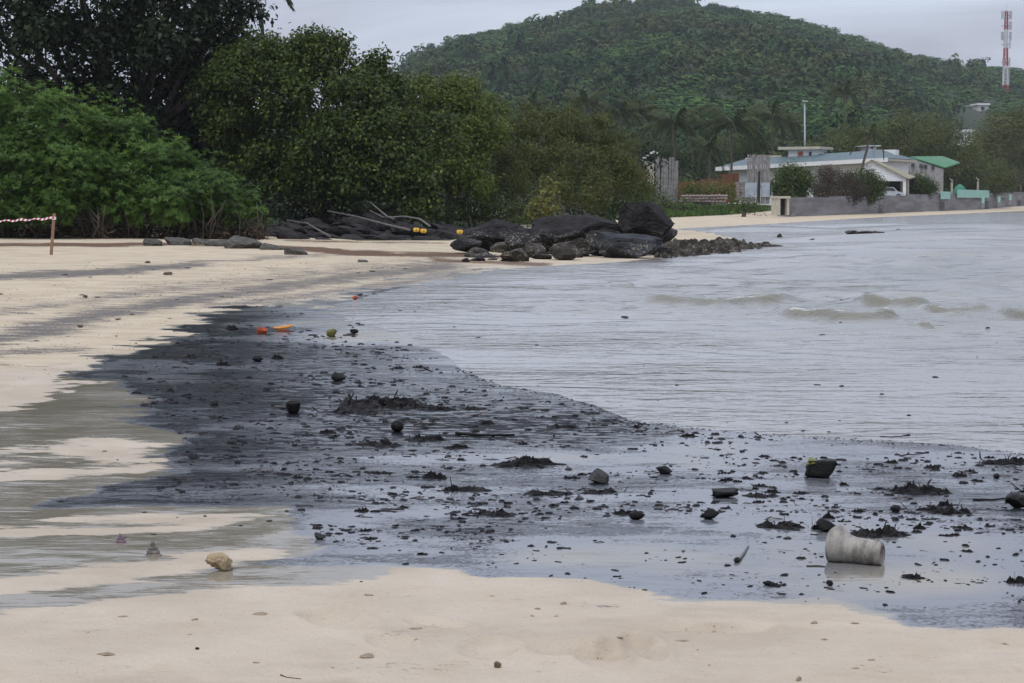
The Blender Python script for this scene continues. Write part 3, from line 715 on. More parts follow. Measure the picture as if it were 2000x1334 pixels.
LB = [(1000, 275, 64, 52), (1060, 250, 64, 45), (1110, 255, 64.5, 48), (1160, 265, 65, 50), (1210, 290, 65, 42), (1030, 330, 63, 58), (1110, 325, 63.5, 62), (1180, 340, 64, 58), (1230, 350, 64.5, 42), (960, 320, 63, 50), (1080, 380, 62.5, 40), (1150, 390, 63, 42), (985, 375, 62, 45), (1030, 225, 65, 22), (1110, 218, 65, 24)]
make_tree('acacia_tree', 'olive brown feathery tree behind the boulders', 'tree', base_px(1100, 65), lobes_px(LB), 'olive_leaf', 60, 0.095, 0.034, 7, 0.10, 14, pale_bark, 0.07, clump=18, rough=0.45, depth=0.8)
LB = [(920, 400, 61, 42), (970, 410, 60.5, 35), (870, 410, 60, 36), (1020, 415, 61, 30), (740, 400, 60, 36), (930, 340, 61.5, 40)]
make_tree('thicket_shrub', 'low dark green shrub filling the gap between ledge and boulders', 'shrub', base_px(930, 61), lobes_px(LB), 'mid_leaf', 40, 0.10, 0.045, 5, 0.1, 15, bark, 0.05, rough=0.4)
LB = [(1062, 385, 58.5, 26), (1072, 405, 58.3, 24), (1045, 410, 58.5, 20), (1075, 365, 58.6, 16)]
make_tree('thicket_shrub', 'small yellowish shrub with large leaves beside the boulders', 'shrub', base_px(1062, 58.5), lobes_px(LB), 'yellow_leaf', 48, 0.12, 0.08, 3, 0.07, 16, bark, 0.03, rough=0.5)
LB = [(1180, 390, 66, 45), (1230, 385, 67, 45), (1270, 400, 68, 30), (1290, 415, 68, 18), (1250, 355, 68, 28)]
make_tree('thicket_shrub', 'green scrub sloping down to the beach right of the tallest boulder', 'shrub', base_px(1240, 67), lobes_px(LB), 'mid_leaf', 46, 0.09, 0.035, 6, 0.1, 17, bark, 0.05, rough=0.4)
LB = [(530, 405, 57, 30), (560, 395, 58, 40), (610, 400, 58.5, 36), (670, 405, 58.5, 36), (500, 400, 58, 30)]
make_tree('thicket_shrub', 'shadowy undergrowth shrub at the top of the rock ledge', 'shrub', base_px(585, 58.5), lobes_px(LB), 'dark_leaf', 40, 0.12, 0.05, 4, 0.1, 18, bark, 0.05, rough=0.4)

# ------------------------------------------------------------------ coconut palms
def frond_mesh(L, seed, droop):
    g = random.Random(seed); mb = MB(); V = []; F = []; vv = []
    N = 11; pts = []
    for i in range(N + 1):
        t = i / N; pts.append(Vector((L * (t - 0.12 * t ** 3), 0, L * (0.38 * t - droop * t * t))))
    fl = []
    for i in range(N):
        a, c = pts[i], pts[i + 1]; w_ = 0.045 * (1 - i / N) + 0.012
        k = len(V); V += [a + Vector((0, -w_, 0)), a + Vector((0, w_, 0)), c + Vector((0, w_ * .8, 0)), c + Vector((0, -w_ * .8, 0))]; F.append((k, k + 1, k + 2, k + 3)); vv.append(0.75)
        for sgn in (-1, 1):
            for h in (0.1, 0.4, 0.7):
                t = (i + h) / N
                if t < 0.1: continue
                p = a.lerp(c, h); ln = L * 0.27 * math.sin(math.pi * min(1, 0.15 + 0.8 * t)) ** 0.7 * g.uniform(.8, 1.1)
                d = Vector((0.55, sgn * 0.75, -0.35 - 0.6 * g.random() - 0.3 * t)).normalized(); s = Vector((0.05 * L / 3.5, 0, 0.01)) * 1.1
                k = len(V); V += [p - s * .6, p + s, p + d * ln * 0.6 + s * 0.8 + Vector((0, 0, -0.02)), p + d * ln + Vector((0, 0, -0.12 * ln))]; F.append((k, k + 1, k + 2, k + 3)); vv.append(g.uniform(.15, .75))
    return np_mesh('frond', np.array([tuple(v) for v in V]), np.array(F), MATS['palm_leaf'], False, None, dict(v=vv))
FR = [frond_mesh(2.9, s, d) for s, d in ((1, 0.35), (2, 0.62), (3, 0.95), (4, 1.25))]
coco = simple_mat('coconut', (0.10, 0.09, 0.03), (0.17, 0.13, 0.05), 0.6, 6)
def palm(px, ptop, Y, base_py_z, label, sc=1.0, lean=0.0, seed=0, n=17):
    g = random.Random(seed); x, y, z0 = base_px(px, Y)
    if Y > 215: z0 = float(hillH(np.array([x]), np.array([Y]))[0])
    top = At(px + lean, ptop, Y); t = empty('coconut_palm', (x, y, z0)); tag(t, label, 'palm', 'coconut palms between the beach houses and the hill')
    rel = top - Vector((x, y, z0)); mid = rel * 0.5; mid.x *= 0.55
    mb = MB(); mb.tube([(0, 0, -.3), mid * 0.5 + Vector((0, 0, 0)), mid, rel * 0.8, rel], [0.15, 0.11, 0.10, 0.09, 0.09], 7); mb.build('trunk', bark, t, True)
    for i in range(n):
        ring = i / n; a = i * 2.4 + g.uniform(-.3, .3)
        o = mobj('frond', FR[min(3, int(ring * 4))], t, rel); o.rotation_euler = (g.uniform(-.25, .25), -0.55 + ring * 0.85 + g.uniform(-.12, .12), a); s = 1.08 * sc * g.uniform(0.85, 1.1); o.scale = (s, s, s)
    nb = MB()
    for i in range(5):
        a = i * 1.3; c = rel + Vector((0.2 * math.cos(a), 0.2 * math.sin(a), -0.22))
        nb.tube([c + Vector((0, 0, .12)), c + Vector((0, 0, .05)), c, c - Vector((0, 0, .1))], [0.03, 0.09, 0.1, 0.03], 6)
    nb.build('coconut_bunch', coco, t, True)
palm(1145, 200, 190, 0, 'tall palm rising above the olive feathery tree', 0.95, 0, 1)
palm(1205, 222, 180, 0, 'palm with drooping crown just left of the shaggy plank panel', 0.9, 6, 2)
palm(1250, 212, 200, 0, 'slender palm standing behind its shorter neighbour near the red roof', 0.95, -6, 3)
palm(1318, 243, 165, 0, 'bushy palm directly above the weathered plank panel', 1.05, 0, 4, 20)
palm(1428, 240, 165, 0, 'palm at the end of the long house roof', 1.05, 0, 5, 20)
palm(1505, 228, 190, 0, 'palm left of the tall lamp pole', 0.95, 4, 6)
palm(1540, 240, 200, 0, 'palm partly hidden behind the lamp pole', 0.85, 0, 7)
palm(1648, 178, 235, 0, 'tall lone palm on the lower hillside', 0.85, 0, 8)
palm(1672, 262, 152, 0, 'leaning palm growing beside the white gabled garage', 0.55, 26, 9, 14)
palm(1040, 205, 210, 0, 'half hidden palm behind the bright yellow-green tree', 0.8, 0, 10)
palm(1385, 288, 150, 0, 'short palm in front of the rusty wall', 0.6, 0, 12)
palm(415, -75, 66, 0, 'palm whose frond tips hang at the top edge of the picture', 1.0, 0, 11, 14)

# ------------------------------------------------------------------ trees around the far houses
def far_tree(name, label, cat, px, Y, L, mat, ll=0.2, dens=9, seed=0, per=6, lw=0.5, wood=bark, **k):
    make_tree(name, label, cat, base_px(px, Y) if Y < 215 else ((px - 1000) / 4000 * Y, Y, float(hillH(np.array([(px - 1000) / 4000 * Y]), np.array([Y]))[0])), lobes_px(L), mat, dens, ll, ll * lw, per, ll * 1.1, seed, wood, 0.12, twigs=False, rough=0.4, depth=0.7, **k)
far_tree('beach_tree', 'bright green tree between the tall plank panel and the white house', 'tree', 1548, 128, [(1545, 342, 128, 26), (1568, 352, 128, 24), (1526, 360, 128, 22), (1550, 372, 128, 26), (1535, 382, 128, 18)], 'mid_leaf', 0.15, 60, 31, keep_back=0.8)
far_tree('beach_tree', 'bare brownish tree behind the sea wall', 'tree', 1630, 138, [(1620, 352, 138, 26), (1640, 362, 138, 30), (1665, 372, 138, 28), (1612, 338, 138, 14), (1600, 372, 137, 18), (1635, 385, 136, 24)], 'dead_leaf', 0.13, 70, 32, lw=0.35, keep_back=0.8)
far_tree('beach_tree', 'dark green tree leaning over the sea wall beside the garage', 'tree', 1690, 143, [(1690, 352, 143, 26), (1708, 362, 143, 22), (1680, 374, 143, 22), (1660, 358, 143, 22), (1700, 378, 143, 18)], 'mid_leaf', 0.15, 60, 33, keep_back=0.8)
far_tree('garden_shrub', 'rounded dark green shrub just right of the garage post', 'shrub', 1785, 170, [(1782, 360, 170, 20), (1800, 358, 170, 20), (1815, 366, 170, 16), (1790, 372, 170, 16)], 'mid_leaf', 0.15, 55, 34, keep_back=0.8)
far_tree('broad_tree', 'wide olive tree above the green roofed house', 'tree', 1800, 200, [(1760, 290, 200, 45), (1820, 265, 200, 48), (1870, 290, 200, 42), (1720, 270, 190, 35), (1800, 320, 203, 30), (1760, 245, 190, 30)], 'olive_leaf', 0.24, 12, 35)
far_tree('broad_tree', 'spreading dull green tree behind the mint green panels', 'tree', 1880, 206, [(1850, 340, 206, 36), (1900, 328, 206, 42), (1950, 345, 212, 38), (1890, 360, 206, 28), (1840, 318, 206, 26)], 'olive_leaf', 0.22, 14, 36, vbias=-0.12)
far_tree('broad_tree', 'large olive tree at the right end of the sea wall', 'tree', 1990, 256, [(1950, 298, 256, 46), (2010, 290, 256, 52), (2060, 335, 264, 50), (1985, 345, 256, 36), (2120, 300, 266, 60)], 'olive_leaf', 0.24, 12, 37, vbias=-0.08)
far_tree('broad_tree', 'brown tinged tree high on the slope at the right edge', 'tree', 1990, 240, [(1960, 255, 240, 42), (2020, 235, 240, 48), (2080, 260, 240, 55), (1930, 270, 238, 30)], 'olive_leaf', 0.3, 9, 38)
far_tree('broad_tree', 'dull olive tree behind the lamp pole', 'tree', 1610, 180, [(1590, 300, 180, 30), (1630, 290, 182, 34), (1680, 280, 184, 34), (1650, 270, 186, 26)], 'olive_leaf', 0.22, 12, 39, vbias=-0.1)
far_tree('broad_tree', 'dense dark tree beneath the palms left of the long house', 'tree', 1370, 188, [(1300, 300, 188, 36), (1350, 305, 188, 34), (1400, 295, 190, 34), (1450, 285, 192, 34), (1480, 275, 192, 28), (1270, 290, 188, 30)], 'mid_leaf', 0.2, 13, 40, vbias=-0.15)
far_tree('garden_shrub', 'yellow green shrub in front of the rusty wall', 'shrub', 1375, 122, [(1350, 365, 122, 20), (1385, 372, 122, 22), (1420, 370, 122, 18), (1335, 378, 122, 14)], 'bright_leaf', 0.14, 24, 41)
far_tree('garden_shrub', 'low green bush at the foot of the tall plank panel', 'shrub', 1450, 112, [(1440, 396, 112, 14), (1462, 398, 112, 15), (1480, 404, 112, 10)], 'mid_leaf', 0.13, 26, 42)
far_tree('garden_shrub', 'green bush at the foot of the shaggy plank panel', 'shrub', 1330, 112, [(1300, 396, 112, 18), (1335, 400, 112, 16), (1360, 404, 112, 12), (1275, 402, 110, 16)], 'mid_leaf', 0.13, 26, 43)
# --- grass at the top of the far beach
def build_grass():
    g = np.random.default_rng(9); n = 16000
    a = g.uniform(1262, 1510, n); b0 = g.uniform(405, 428, n)
    ok = polysd(a, b0, [(1250, 427), (1330, 424), (1420, 420), (1500, 413), (1500, 408), (1250, 405)]) > 0; a, b0 = a[ok], b0[ok]
    z = np.full(len(a), 0.4)
    for i in range(6):
        x, y = [], []
        X, Y, C = (a - 1000) / FPX, CP + (667 - b0) / FPX * SP, (667 - b0) / FPX * CP - SP
        t = (z - CAM_H) / C; x = X * t; y = Y * t; z = 0.5 * z + 0.5 * H(x, y)
    ok = (y < 170) & (y > 40); P = np.stack([x, y, z], 1)[ok]; n = len(P)
    D = unit(g.normal(size=(n, 3)) * [0.5, 0.5, 0.1] + [0, 0, 1]); V, F = leaf_quads(P, unit(g.normal(size=(n, 3)) + [0, -1.0, 0.3]), D, 0.15 + 0.25 * g.random(n), 0.06 + 0.08 * g.random(n))
    cr = Crown(); cr.add(V, F, g.random(n)); tag(mobj('grass', cr.mesh('grass', MATS['grass_leaf'])), 'strip of bright green grass above the far beach', 'grass', kind='stuff')
build_grass()

def build_undergrowth(name, label, mat, lob, ll, lw, dens, seed, **k):
    g = np.random.default_rng(seed); V, F, v = leafy(lob, dens, ll, lw, 6, ll, g, rough=0.4, depth=0.45, keep_back=0.1, **k)
    cr = Crown(); cr.add(V, F, v); tag(mobj(name, cr.mesh(name, MATS[mat])), label, 'undergrowth', kind='stuff')
g_ = np.random.default_rng(77)
L_ = []
for px in np.arange(960, 2150, 17):
    Y = g_.uniform(190, 214) if px < 1790 else g_.uniform(272, 290); L_.append((px + g_.normal() * 8, g_.uniform(325, 372), Y, g_.uniform(22, 36)))
    L_.append((px + g_.normal() * 8, g_.uniform(365, 388), Y - 8, g_.uniform(16, 26)))
build_undergrowth('undergrowth', 'tangled dark scrub behind the houses at the foot of the hill', 'mid_leaf', lobes_px(L_), 0.26, 0.14, 5, 51, vbias=-0.12)
L_ = []
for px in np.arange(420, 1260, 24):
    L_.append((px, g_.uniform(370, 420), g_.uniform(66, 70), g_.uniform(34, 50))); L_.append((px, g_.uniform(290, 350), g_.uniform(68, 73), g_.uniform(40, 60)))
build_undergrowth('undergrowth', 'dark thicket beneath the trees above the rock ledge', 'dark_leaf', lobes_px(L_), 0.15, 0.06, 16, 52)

# ================================================================== ROCKS
def rock_material(name, c1, c2, barn, wet=False, zb=(0.05, 0.45)):
    m, n, p, o = new_mat(name); b = NB(n); P = b.pos()
    n1 = b.noise(P, 3.0, 6, 0.65); n2 = b.noise(P, 24, 5, 0.7)
    c = b.mix(b.step(n1, 0.3, 0.7), c1, c2)
    c = b.mix(b.math('MULTIPLY', b.step(n2, 0.55, 0.7), 0.35), c, (0.10, 0.09, 0.08))
    if barn:   # pale barnacles in the tide zone
        z = b.node('ShaderNodeSeparateXYZ'); b.link(P, z.inputs[0])
        band = b.math('MULTIPLY', b.step(z.outputs[2], zb[0] - 0.1, zb[0] + 0.05), b.step(z.outputs[2], zb[1] + 0.12, zb[1] - 0.06))
        sp = b.step(b.noise(P, 20, 4, 0.75), 0.52, 0.64); cl = b.step(b.noise(P, 3, 4, 0.6), 0.42, 0.58)
        c = b.mix(b.math('MULTIPLY', b.math('MULTIPLY', sp, cl), b.math('MULTIPLY', band, barn)), c, (0.31, 0.275, 0.23))
    b.link(c, p.inputs['Base Color'])
    p.inputs['Roughness'].default_value = 0.35 if wet else 0.8; p.inputs['Specular IOR Level'].default_value = 0.12
    h = b.math('ADD', b.noise(P, 5, 6, 0.65), b.math('MULTIPLY', n2, 0.25))
    b.link(b.bump(h, 0.8, 0.05), p.inputs['Normal'])
    return m
basalt = rock_material('basalt', (0.010, 0.0095, 0.010), (0.030, 0.027, 0.027), 0.85)
basalt_grey = rock_material('basalt_grey', (0.026, 0.028, 0.031), (0.052, 0.056, 0.062), 0.9, zb=(0.02, 0.28))
reef = rock_material('reef_rock', (0.024, 0.022, 0.018), (0.070, 0.060, 0.048), 1.0, zb=(-0.1, 0.6))
slate = rock_material('ledge_rock', (0.012, 0.011, 0.012), (0.050, 0.046, 0.046), 0.0)
def rock_mesh(name, seed, mat, sub=3, cuts=11, rough=0.08, planes=None, fine=0.045):
    g = random.Random(seed); bm = bmesh.new(); bmesh.ops.create_icosphere(bm, subdivisions=sub, radius=1.0)
    pl = list(planes or [])
    for i in range(cuts + (8 if sub == 5 else 0)):
        n = Vector((g.gauss(0, 1), g.gauss(0, 1), g.gauss(0, 1))).normalized(); pl.append((n, g.uniform(0.5, 0.82)))
    from mathutils import noise as mn
    off = Vector((g.uniform(0, 50), g.uniform(0, 50), g.uniform(0, 50)))
    for v in bm.verts:
        co = v.co.copy()
        for n, d in pl:
            n = Vector(n).normalized(); e = co.dot(n) - d
            if e > 0: co -= n * e * 0.97
        co *= 1 + rough * mn.noise(co * 1.6 + off) + fine * mn.noise(co * 5 + off) + fine * 0.7 * mn.noise(co * 11 + off) + fine * 0.4 * mn.noise(co * 23 + off) - fine * 1.2 * abs(mn.noise(co * 3 + off * 2)) - (0.06 * max(0.0, 1 - 9 * abs(mn.noise(co * 1.9 + off * 3))) + 0.03 * max(0.0, 1 - 7 * abs(mn.noise(co * 4.3 + off)))) * (sub == 5)
        v.co = co
    # fit to the unit box centred on x,y with its foot at z = 0
    xs = [v.co.x for v in bm.verts]; ys = [v.co.y for v in bm.verts]; zs = [v.co.z for v in bm.verts]
    for v in bm.verts:
        v.co = Vector(((v.co.x - (max(xs) + min(xs)) / 2) / (max(xs) - min(xs)), (v.co.y - (max(ys) + min(ys)) / 2) / (max(ys) - min(ys)), (v.co.z - min(zs)) / (max(zs) - min(zs))))
    me = bpy.data.meshes.new(name); bm.to_mesh(me); bm.free(); me.materials.append(mat)
    me.polygons.foreach_set('use_smooth', [sub == 3 or sub == 4] * len(me.polygons)); return me
def boulder(name, label, x0, x1, ytop, ybot, Y, me, depth=1.0, rz=0.0, tilt=0.0, cat='boulder', group='black boulders at the water edge', sink=0.0):
    c = At((x0 + x1) / 2, ybot, Y); s = Y / 4000.0
    o = mobj(name, me); o.location = (c.x, c.y, c.z - sink); o.scale = ((x1 - x0) * s, (x1 - x0) * s * depth, (ybot - ytop) * s + sink); o.rotation_euler = (0, tilt, rz)
    tag(o, label, cat, group); return o
bm_top = rock_mesh('boulder_top', 3, basalt, 5, 5, 0.07, [((0.62, -0.42, 0.65), 0.50), ((-0.85, -0.5, 0.05), 0.62), ((0.1, 0.1, 1), 0.86), ((0.9, 0, -0.5), 0.72), ((-0.3, -0.5, -0.85), 0.6)])
boulder('boulder', 'tallest rounded black boulder perched on top of the others', 1205, 1314, 394, 478, 40.2, bm_top, 0.8, 0, 0.06)
boulder('boulder', 'broad sloping black boulder left of the tallest one', 1030, 1245, 419, 500, 41.2, rock_mesh('boulder', 5, basalt, 5, 8, 0.10, [((-0.55, -0.45, 0.7), 0.42), ((0.5, -0.2, 0.85), 0.55)]), 0.7)
boulder('boulder', 'flat topped bluish grey boulder at the waterline below the tallest', 1160, 1294, 453, 513, 38.6, rock_mesh('boulder', 8, basalt_grey, 5, 6, 0.08, [((0.1, -0.25, 1), 0.42), ((0, -1, 0.1), 0.55)]), 0.75)
boulder('boulder', 'peaked black boulder nearest the rock ledge', 905, 1065, 428, 500, 42.0, rock_mesh('boulder', 12, basalt, 5, 8, 0.12, [((0.5, -0.3, 0.8), 0.5), ((-0.6, -0.4, 0.7), 0.5)]), 0.7)
boulder('boulder', 'wedge of black rock between the peaked and the sloping boulder', 985, 1095, 446, 500, 40.6, rock_mesh('boulder', 22, basalt, 5, 8, 0.12, [((-0.4, -0.5, 0.7), 0.45)]), 0.8)
boulder('boulder', 'low black rock jammed under the left side of the tallest boulder', 1140, 1230, 448, 500, 39.6, rock_mesh('boulder', 24, basalt, 5, 8, 0.14), 0.8)
boulder('boulder', 'rough barnacled rock in front of the sloping boulder', 1078, 1178, 464, 508, 39.4, rock_mesh('boulder', 14, reef, 5, 9, 0.2, fine=0.10), 0.8)
boulder('boulder', 'small pointed black rock at the sand end of the boulder group', 878, 942, 466, 493, 40.5, rock_mesh('boulder', 16, basalt, 3, 7, 0.1), 0.9)
boulder('boulder', 'thin grey slab lying before the boulder group', 1008, 1048, 484, 501, 39.8, rock_mesh('boulder', 18, basalt_grey, 3, 5, 0.06, [((0, -.2, 1), 0.3)]), 0.8)
boulder('boulder', 'dark weedy rock nearest the camera at the sand edge', 905, 992, 492, 520, 38.0, rock_mesh('boulder', 20, basalt, 3, 8, 0.16, fine=0.08), 0.9)
RM = [rock_mesh('reef_rock', 30 + i, reef, 2, 9, 0.25, fine=0.2) for i in range(6)]
DM = [rock_mesh('dark_rock', 40 + i, basalt, 2, 9, 0.16, fine=0.08) for i in range(5)]
g_ = random.Random(8)
for i in range(46):
    x = g_.uniform(900, 1290); y = g_.uniform(474, 512) - (x - 940) * 0.02; p = Gt(x, y); s = p.y / 4000; wd = g_.choice([16, 22, 30, 42, 56, 70])
    o = mobj('tide_rock', g_.choice(DM + RM), loc=p - Vector((0, 0, 0.04))); o.scale = (wd * s, wd * s * g_.uniform(.7, 1.2), wd * s * g_.uniform(.35, .6)); o.rotation_euler = (0, 0, g_.uniform(0, 6.3))
    tag(o, 'one of the small dark rocks wedged along the foot of the boulders', 'rock', 'small rocks at the foot of the boulders')
top_prof = [(1285, 470), (1310, 462), (1350, 456), (1380, 453), (1410, 458), (1450, 462), (1480, 468), (1505, 473), (1522, 478)]
for i in range(150):
    x = 1285 + (1515 - 1285) * g_.random() ** 1.25; tp = np.interp(x, [q[0] for q in top_prof], [q[1] for q in top_prof]); bt = np.interp(x, [1285, 1400, 1522], [505, 496, 482])
    f = g_.random(); Y = CAM_H * FPX / (bt - HOR) + f * 4.0
    wd = g_.uniform(12, 38) * (0.75 if x > 1450 else 1); s = Y / 4000
    zt = CAM_H + (HOR - (tp + (1 - f) * (bt - tp) * 0.8)) * s
    hh = max(zt + 0.15, 0.18)
    o = mobj('reef_rock', g_.choice(RM), loc=((x - 1000) * s, Y, -0.15)); o.scale = (wd * s, wd * s * g_.uniform(.8, 1.3), hh * g_.uniform(.75, 1.0)); o.rotation_euler = (g_.uniform(-.1, .1), g_.uniform(-.1, .1), g_.uniform(0, 6.3))
    tag(o, 'one of the rough barnacled rocks of the low reef running out from the boulders', 'rock', 'rocks of the low reef')
for i, (x, y, wd, h) in enumerate([(1662, 457, 26, 7), (1690, 456, 34, 5), (1712, 455, 20, 4), (1755, 453, 24, 6), (1570, 466, 12, 5), (1588, 470, 14, 4), (1665, 463, 16, 4), (1742, 460, 14, 4), (1905, 450, 14, 4), (1992, 446, 16, 5), (1822, 454, 8, 3), (1523, 463, 8, 7), (1528, 469, 18, 3), (1505, 482, 46, 5), (1880, 458, 10, 3)]):
    Y = CAM_H * FPX / (y - HOR); s = Y / 4000
    o = mobj('awash_rock', RM[i % 6], loc=((x - 1000) * s, Y, -0.06)); o.scale = (wd * s, wd * s * 1.5, h * s + 0.07); o.rotation_euler = (0, 0, i)
    tag(o, ['long dark rock awash, leftmost of the three in a row', 'longest flat rock awash, middle of the three in a row', 'low rock awash, rightmost of the three in a row', 'dark hump awash right of the row of three', 'small dark rock awash off the reef tip', 'tan rock awash off the reef tip, nearer the camera', 'tan rock awash just below the row of three', 'tan rock awash below the dark hump', 'tan rock awash far right before the sea wall', 'dark rock awash at the right edge of the picture', 'tiny dark rock awash between the hump and the right edge', 'upright knob of rock awash beyond the reef tip', 'thin flat rock awash touching the reef tip', 'long low tongue of rock at the near side of the reef tip', 'tiny rock awash nearest the camera at the far right'][i], 'rock', 'small rocks awash in the bay')

# --- black rock ledge below the trees: tilted slabs
SM = [rock_mesh('ledge_rock', 60 + i, slate, 2, 9, 0.10, fine=0.05) for i in range(6)]
for i in range(170):
    x = g_.uniform(520, 915); t = g_.random()
    yb = np.interp(x, [500, 560, 640, 760, 900], [462, 463, 470, 474, 472]); Y = 50.0 + t * 6.5 + g_.uniform(-.3, .3)
    yt = np.interp(x, [500, 560, 620, 700, 800, 900], [445, 425, 418, 420, 428, 445]); py = yb + (yt - yb) * t ** 0.9 + g_.uniform(0, 5)
    s = Y / 4000; wd = g_.choice([22, 28, 36, 46, 60, 80]); c = At(x, py + 8, Y)
    o = mobj('ledge_rock', g_.choice(SM), loc=c - Vector((0, 0, 0.12))); o.scale = (wd * s, wd * s * g_.uniform(.5, .9), wd * s * g_.uniform(.22, .40)); o.rotation_euler = (g_.uniform(-.25, .1), g_.uniform(0.05, 0.38), g_.uniform(-.4, .4))
    tag(o, 'one of the tilted black slabs of the rock ledge beneath the trees', 'rock', 'slabs of the black rock ledge')
# a buried mass under the slabs so no gap shows
o = mobj('ledge_bulk', rock_mesh('ledge_bulk', 71, slate, 4, 5, 0.12, [((0, -.35, 1), 0.3)], fine=0.05)); c = At(715, 470, 55.5); o.location = (c.x, c.y + .6, -0.3); o.scale = (5.4, 5.0, 0.72)
tag(o, 'long dark mass of the rock ledge under its slabs', 'rock')
stone_mat = simple_mat('beach_stone', (0.045, 0.043, 0.037), (0.125, 0.115, 0.10), 0.85, 7, 0.03, spec=0.15)
for x, y, wd, h, lab in [(578, 497, 40, 13, 'square grey green stone sitting alone at the brown wrack line'), (470, 485, 66, 20, 'flat grey slab half buried below the hedge end'), (425, 480, 44, 12, 'narrow dark slab at the foot of the hedge'), (395, 477, 40, 10, 'smallest flat stone under the hedge stems'),
                      (532, 488, 40, 10, 'brown flat slab between the grey slab and the lone stone'), (708, 512, 18, 6, 'small dark stone alone on the sand below the wrack line'), (296, 480, 30, 14, 'pale curved stone leaning under the hedge'), (345, 478, 40, 14, 'dark leaning slab under the hedge')]:
    p = Gt(x, y); s = p.y / 4000; o = mobj('flat_stone', rock_mesh('flat_stone', int(x), stone_mat, 2, 12, 0.14, [((0, -.1, 1), 0.4)], fine=.12), loc=p - Vector((0, 0, .11))); o.scale = (wd * s * 1.3, wd * s * 1.1, h * s + .10); o.rotation_euler = (0.05, 0.16, 0.3 * math.sin(x)); tag(o, lab, 'stone')
# driftwood branches leaning on the ledge
drift = simple_mat('driftwood', (0.09, 0.08, 0.075), (0.18, 0.16, 0.15), 0.8, 10)
def branch(pts, r0, r1, label, nm='driftwood_branch', mat=drift):
    P = [At(*q) for q in pts]; b0 = P[0].copy(); mb = MB(); n = len(P); mb.tube([p - b0 for p in P], [r0 + (r1 - r0) * i / (n - 1) for i in range(n)], 6)
    o = mb.build(nm, mat, None, True, b0); tag(o, label, 'branch'); return o
branch([(800, 449, 50.2), (760, 440, 51.5), (700, 424, 53), (640, 412, 54.5)], 0.035, 0.018, 'long pale branch slanting down to the yellow floats')
branch([(770, 428, 53), (755, 422, 53.3), (735, 405, 54), (722, 394, 54.4)], 0.03, 0.012, 'thin grey branch rising steeply from the ledge')
branch([(840, 442, 52), (820, 428, 53), (790, 423, 53.4), (750, 425, 53.5), (722, 411, 54)], 0.035, 0.015, 'crooked branch lying across the top of the ledge')
branch([(645, 462, 49.8), (620, 448, 50.4), (600, 436, 51), (560, 430, 52)], 0.03, 0.012, 'grey branch propped against the lower ledge')
# yellow floats
yellow = simple_mat('yellow_float', (0.62, 0.36, 0.03), (0.75, 0.46, 0.05), 0.45, 6)
for x, y, lab in ((813, 449, 'left one of the paired yellow floats on the rock ledge'), (827, 451, 'right one of the paired yellow floats on the rock ledge'), (898, 453, 'single yellow float beside the boulders')):
    c = At(x, y + 4, 49.4); t = empty('net_float', c, 0.2); tag(t, lab, 'float', 'yellow floats on the rocks')
    mb = MB(); s = 49.4 / 4000
    mb.tube([(-6 * s, 0, 4 * s), (-5.4 * s, 0, 4 * s), (-3 * s, 0, 4 * s), (0, 0, 4 * s), (3 * s, 0, 4 * s), (5.4 * s, 0, 4 * s), (6 * s, 0, 4 * s)], [2 * s, 3.4 * s, 4.1 * s, 4.2 * s, 4.1 * s, 3.4 * s, 2 * s], 12); mb.build('body', yellow, t, True)
    mb = MB(); mb.tube([(-1.1 * s, 0, 4 * s), (1.1 * s, 0, 4 * s)], [4.5 * s, 4.5 * s], 12); mb.build('band', simple_mat('float_band', (0.45, 0.24, 0.02), (0.5, 0.3, 0.03), 0.5), t, True)

# ================================================================== STAKE AND TAPE
stake_w = simple_mat('stake_wood', (0.20, 0.115, 0.07), (0.30, 0.19, 0.12), 0.8, 20)
p = Gt(99, 498); s = p.y / 4000
t = empty('wooden_stake', p); tag(t, 'leaning brown wooden stake at the top of the beach', 'stake')
mb = MB(); hh = 80 * s; lean = 8 * s; w_ = 2.6 * s
mb.add([(-w_, -w_, -.1), (w_, -w_, -.1), (w_, w_, -.1), (-w_, w_, -.1), (lean - w_, -w_, hh), (lean + w_ * .8, -w_, hh + .02), (lean + w_, w_, hh), (lean - w_ * .7, w_, hh + .015)], [(0, 3, 2, 1), (4, 5, 6, 7), (0, 1, 5, 4), (1, 2, 6, 5), (2, 3, 7, 6), (3, 0, 4, 7)]); mb.build('post', stake_w, t)
red = simple_mat('tape_red', (0.42, 0.06, 0.07), (0.48, 0.08, 0.09), 0.4); white = simple_mat('tape_white', (0.72, 0.70, 0.70), (0.8, 0.78, 0.78), 0.4)
mb = MB(); kx = lean * .92; mb.box(kx - w_ * 1.5, -w_ * 1.4, hh * .86, kx + w_ * 1.4, w_ * 1.4, hh * .93); mb.build('tape_knot', white, t)
mb = MB(); n = 110
for i in range(n):
    def q(i):
        f = i / n; return Vector((kx - f * 4.2, -w_ * 1.6, hh * .90 - 0.28 * f + 0.20 * f * f + 0.012 * math.sin(i * .9)))
    a, c = q(i), q(i + 1); h2 = 0.017 + 0.005 * math.sin(i * .5); d = Vector((0, 0.004, h2)); e = Vector((0.02, 0, 0)); th = Vector((0, 0.003, 0))
    mb.add([a - d, c - d, c + d + e, a + d + e, a - d + th, c - d + th, c + d + e + th, a + d + e + th], [(0, 1, 2, 3), (7, 6, 5, 4), (0, 4, 5, 1), (3, 2, 6, 7)], i % 2)
o = mb.build('barrier_tape', [red, white], None, False, p); tag(o, 'red and white barrier tape strung from the wooden stake', 'tape')

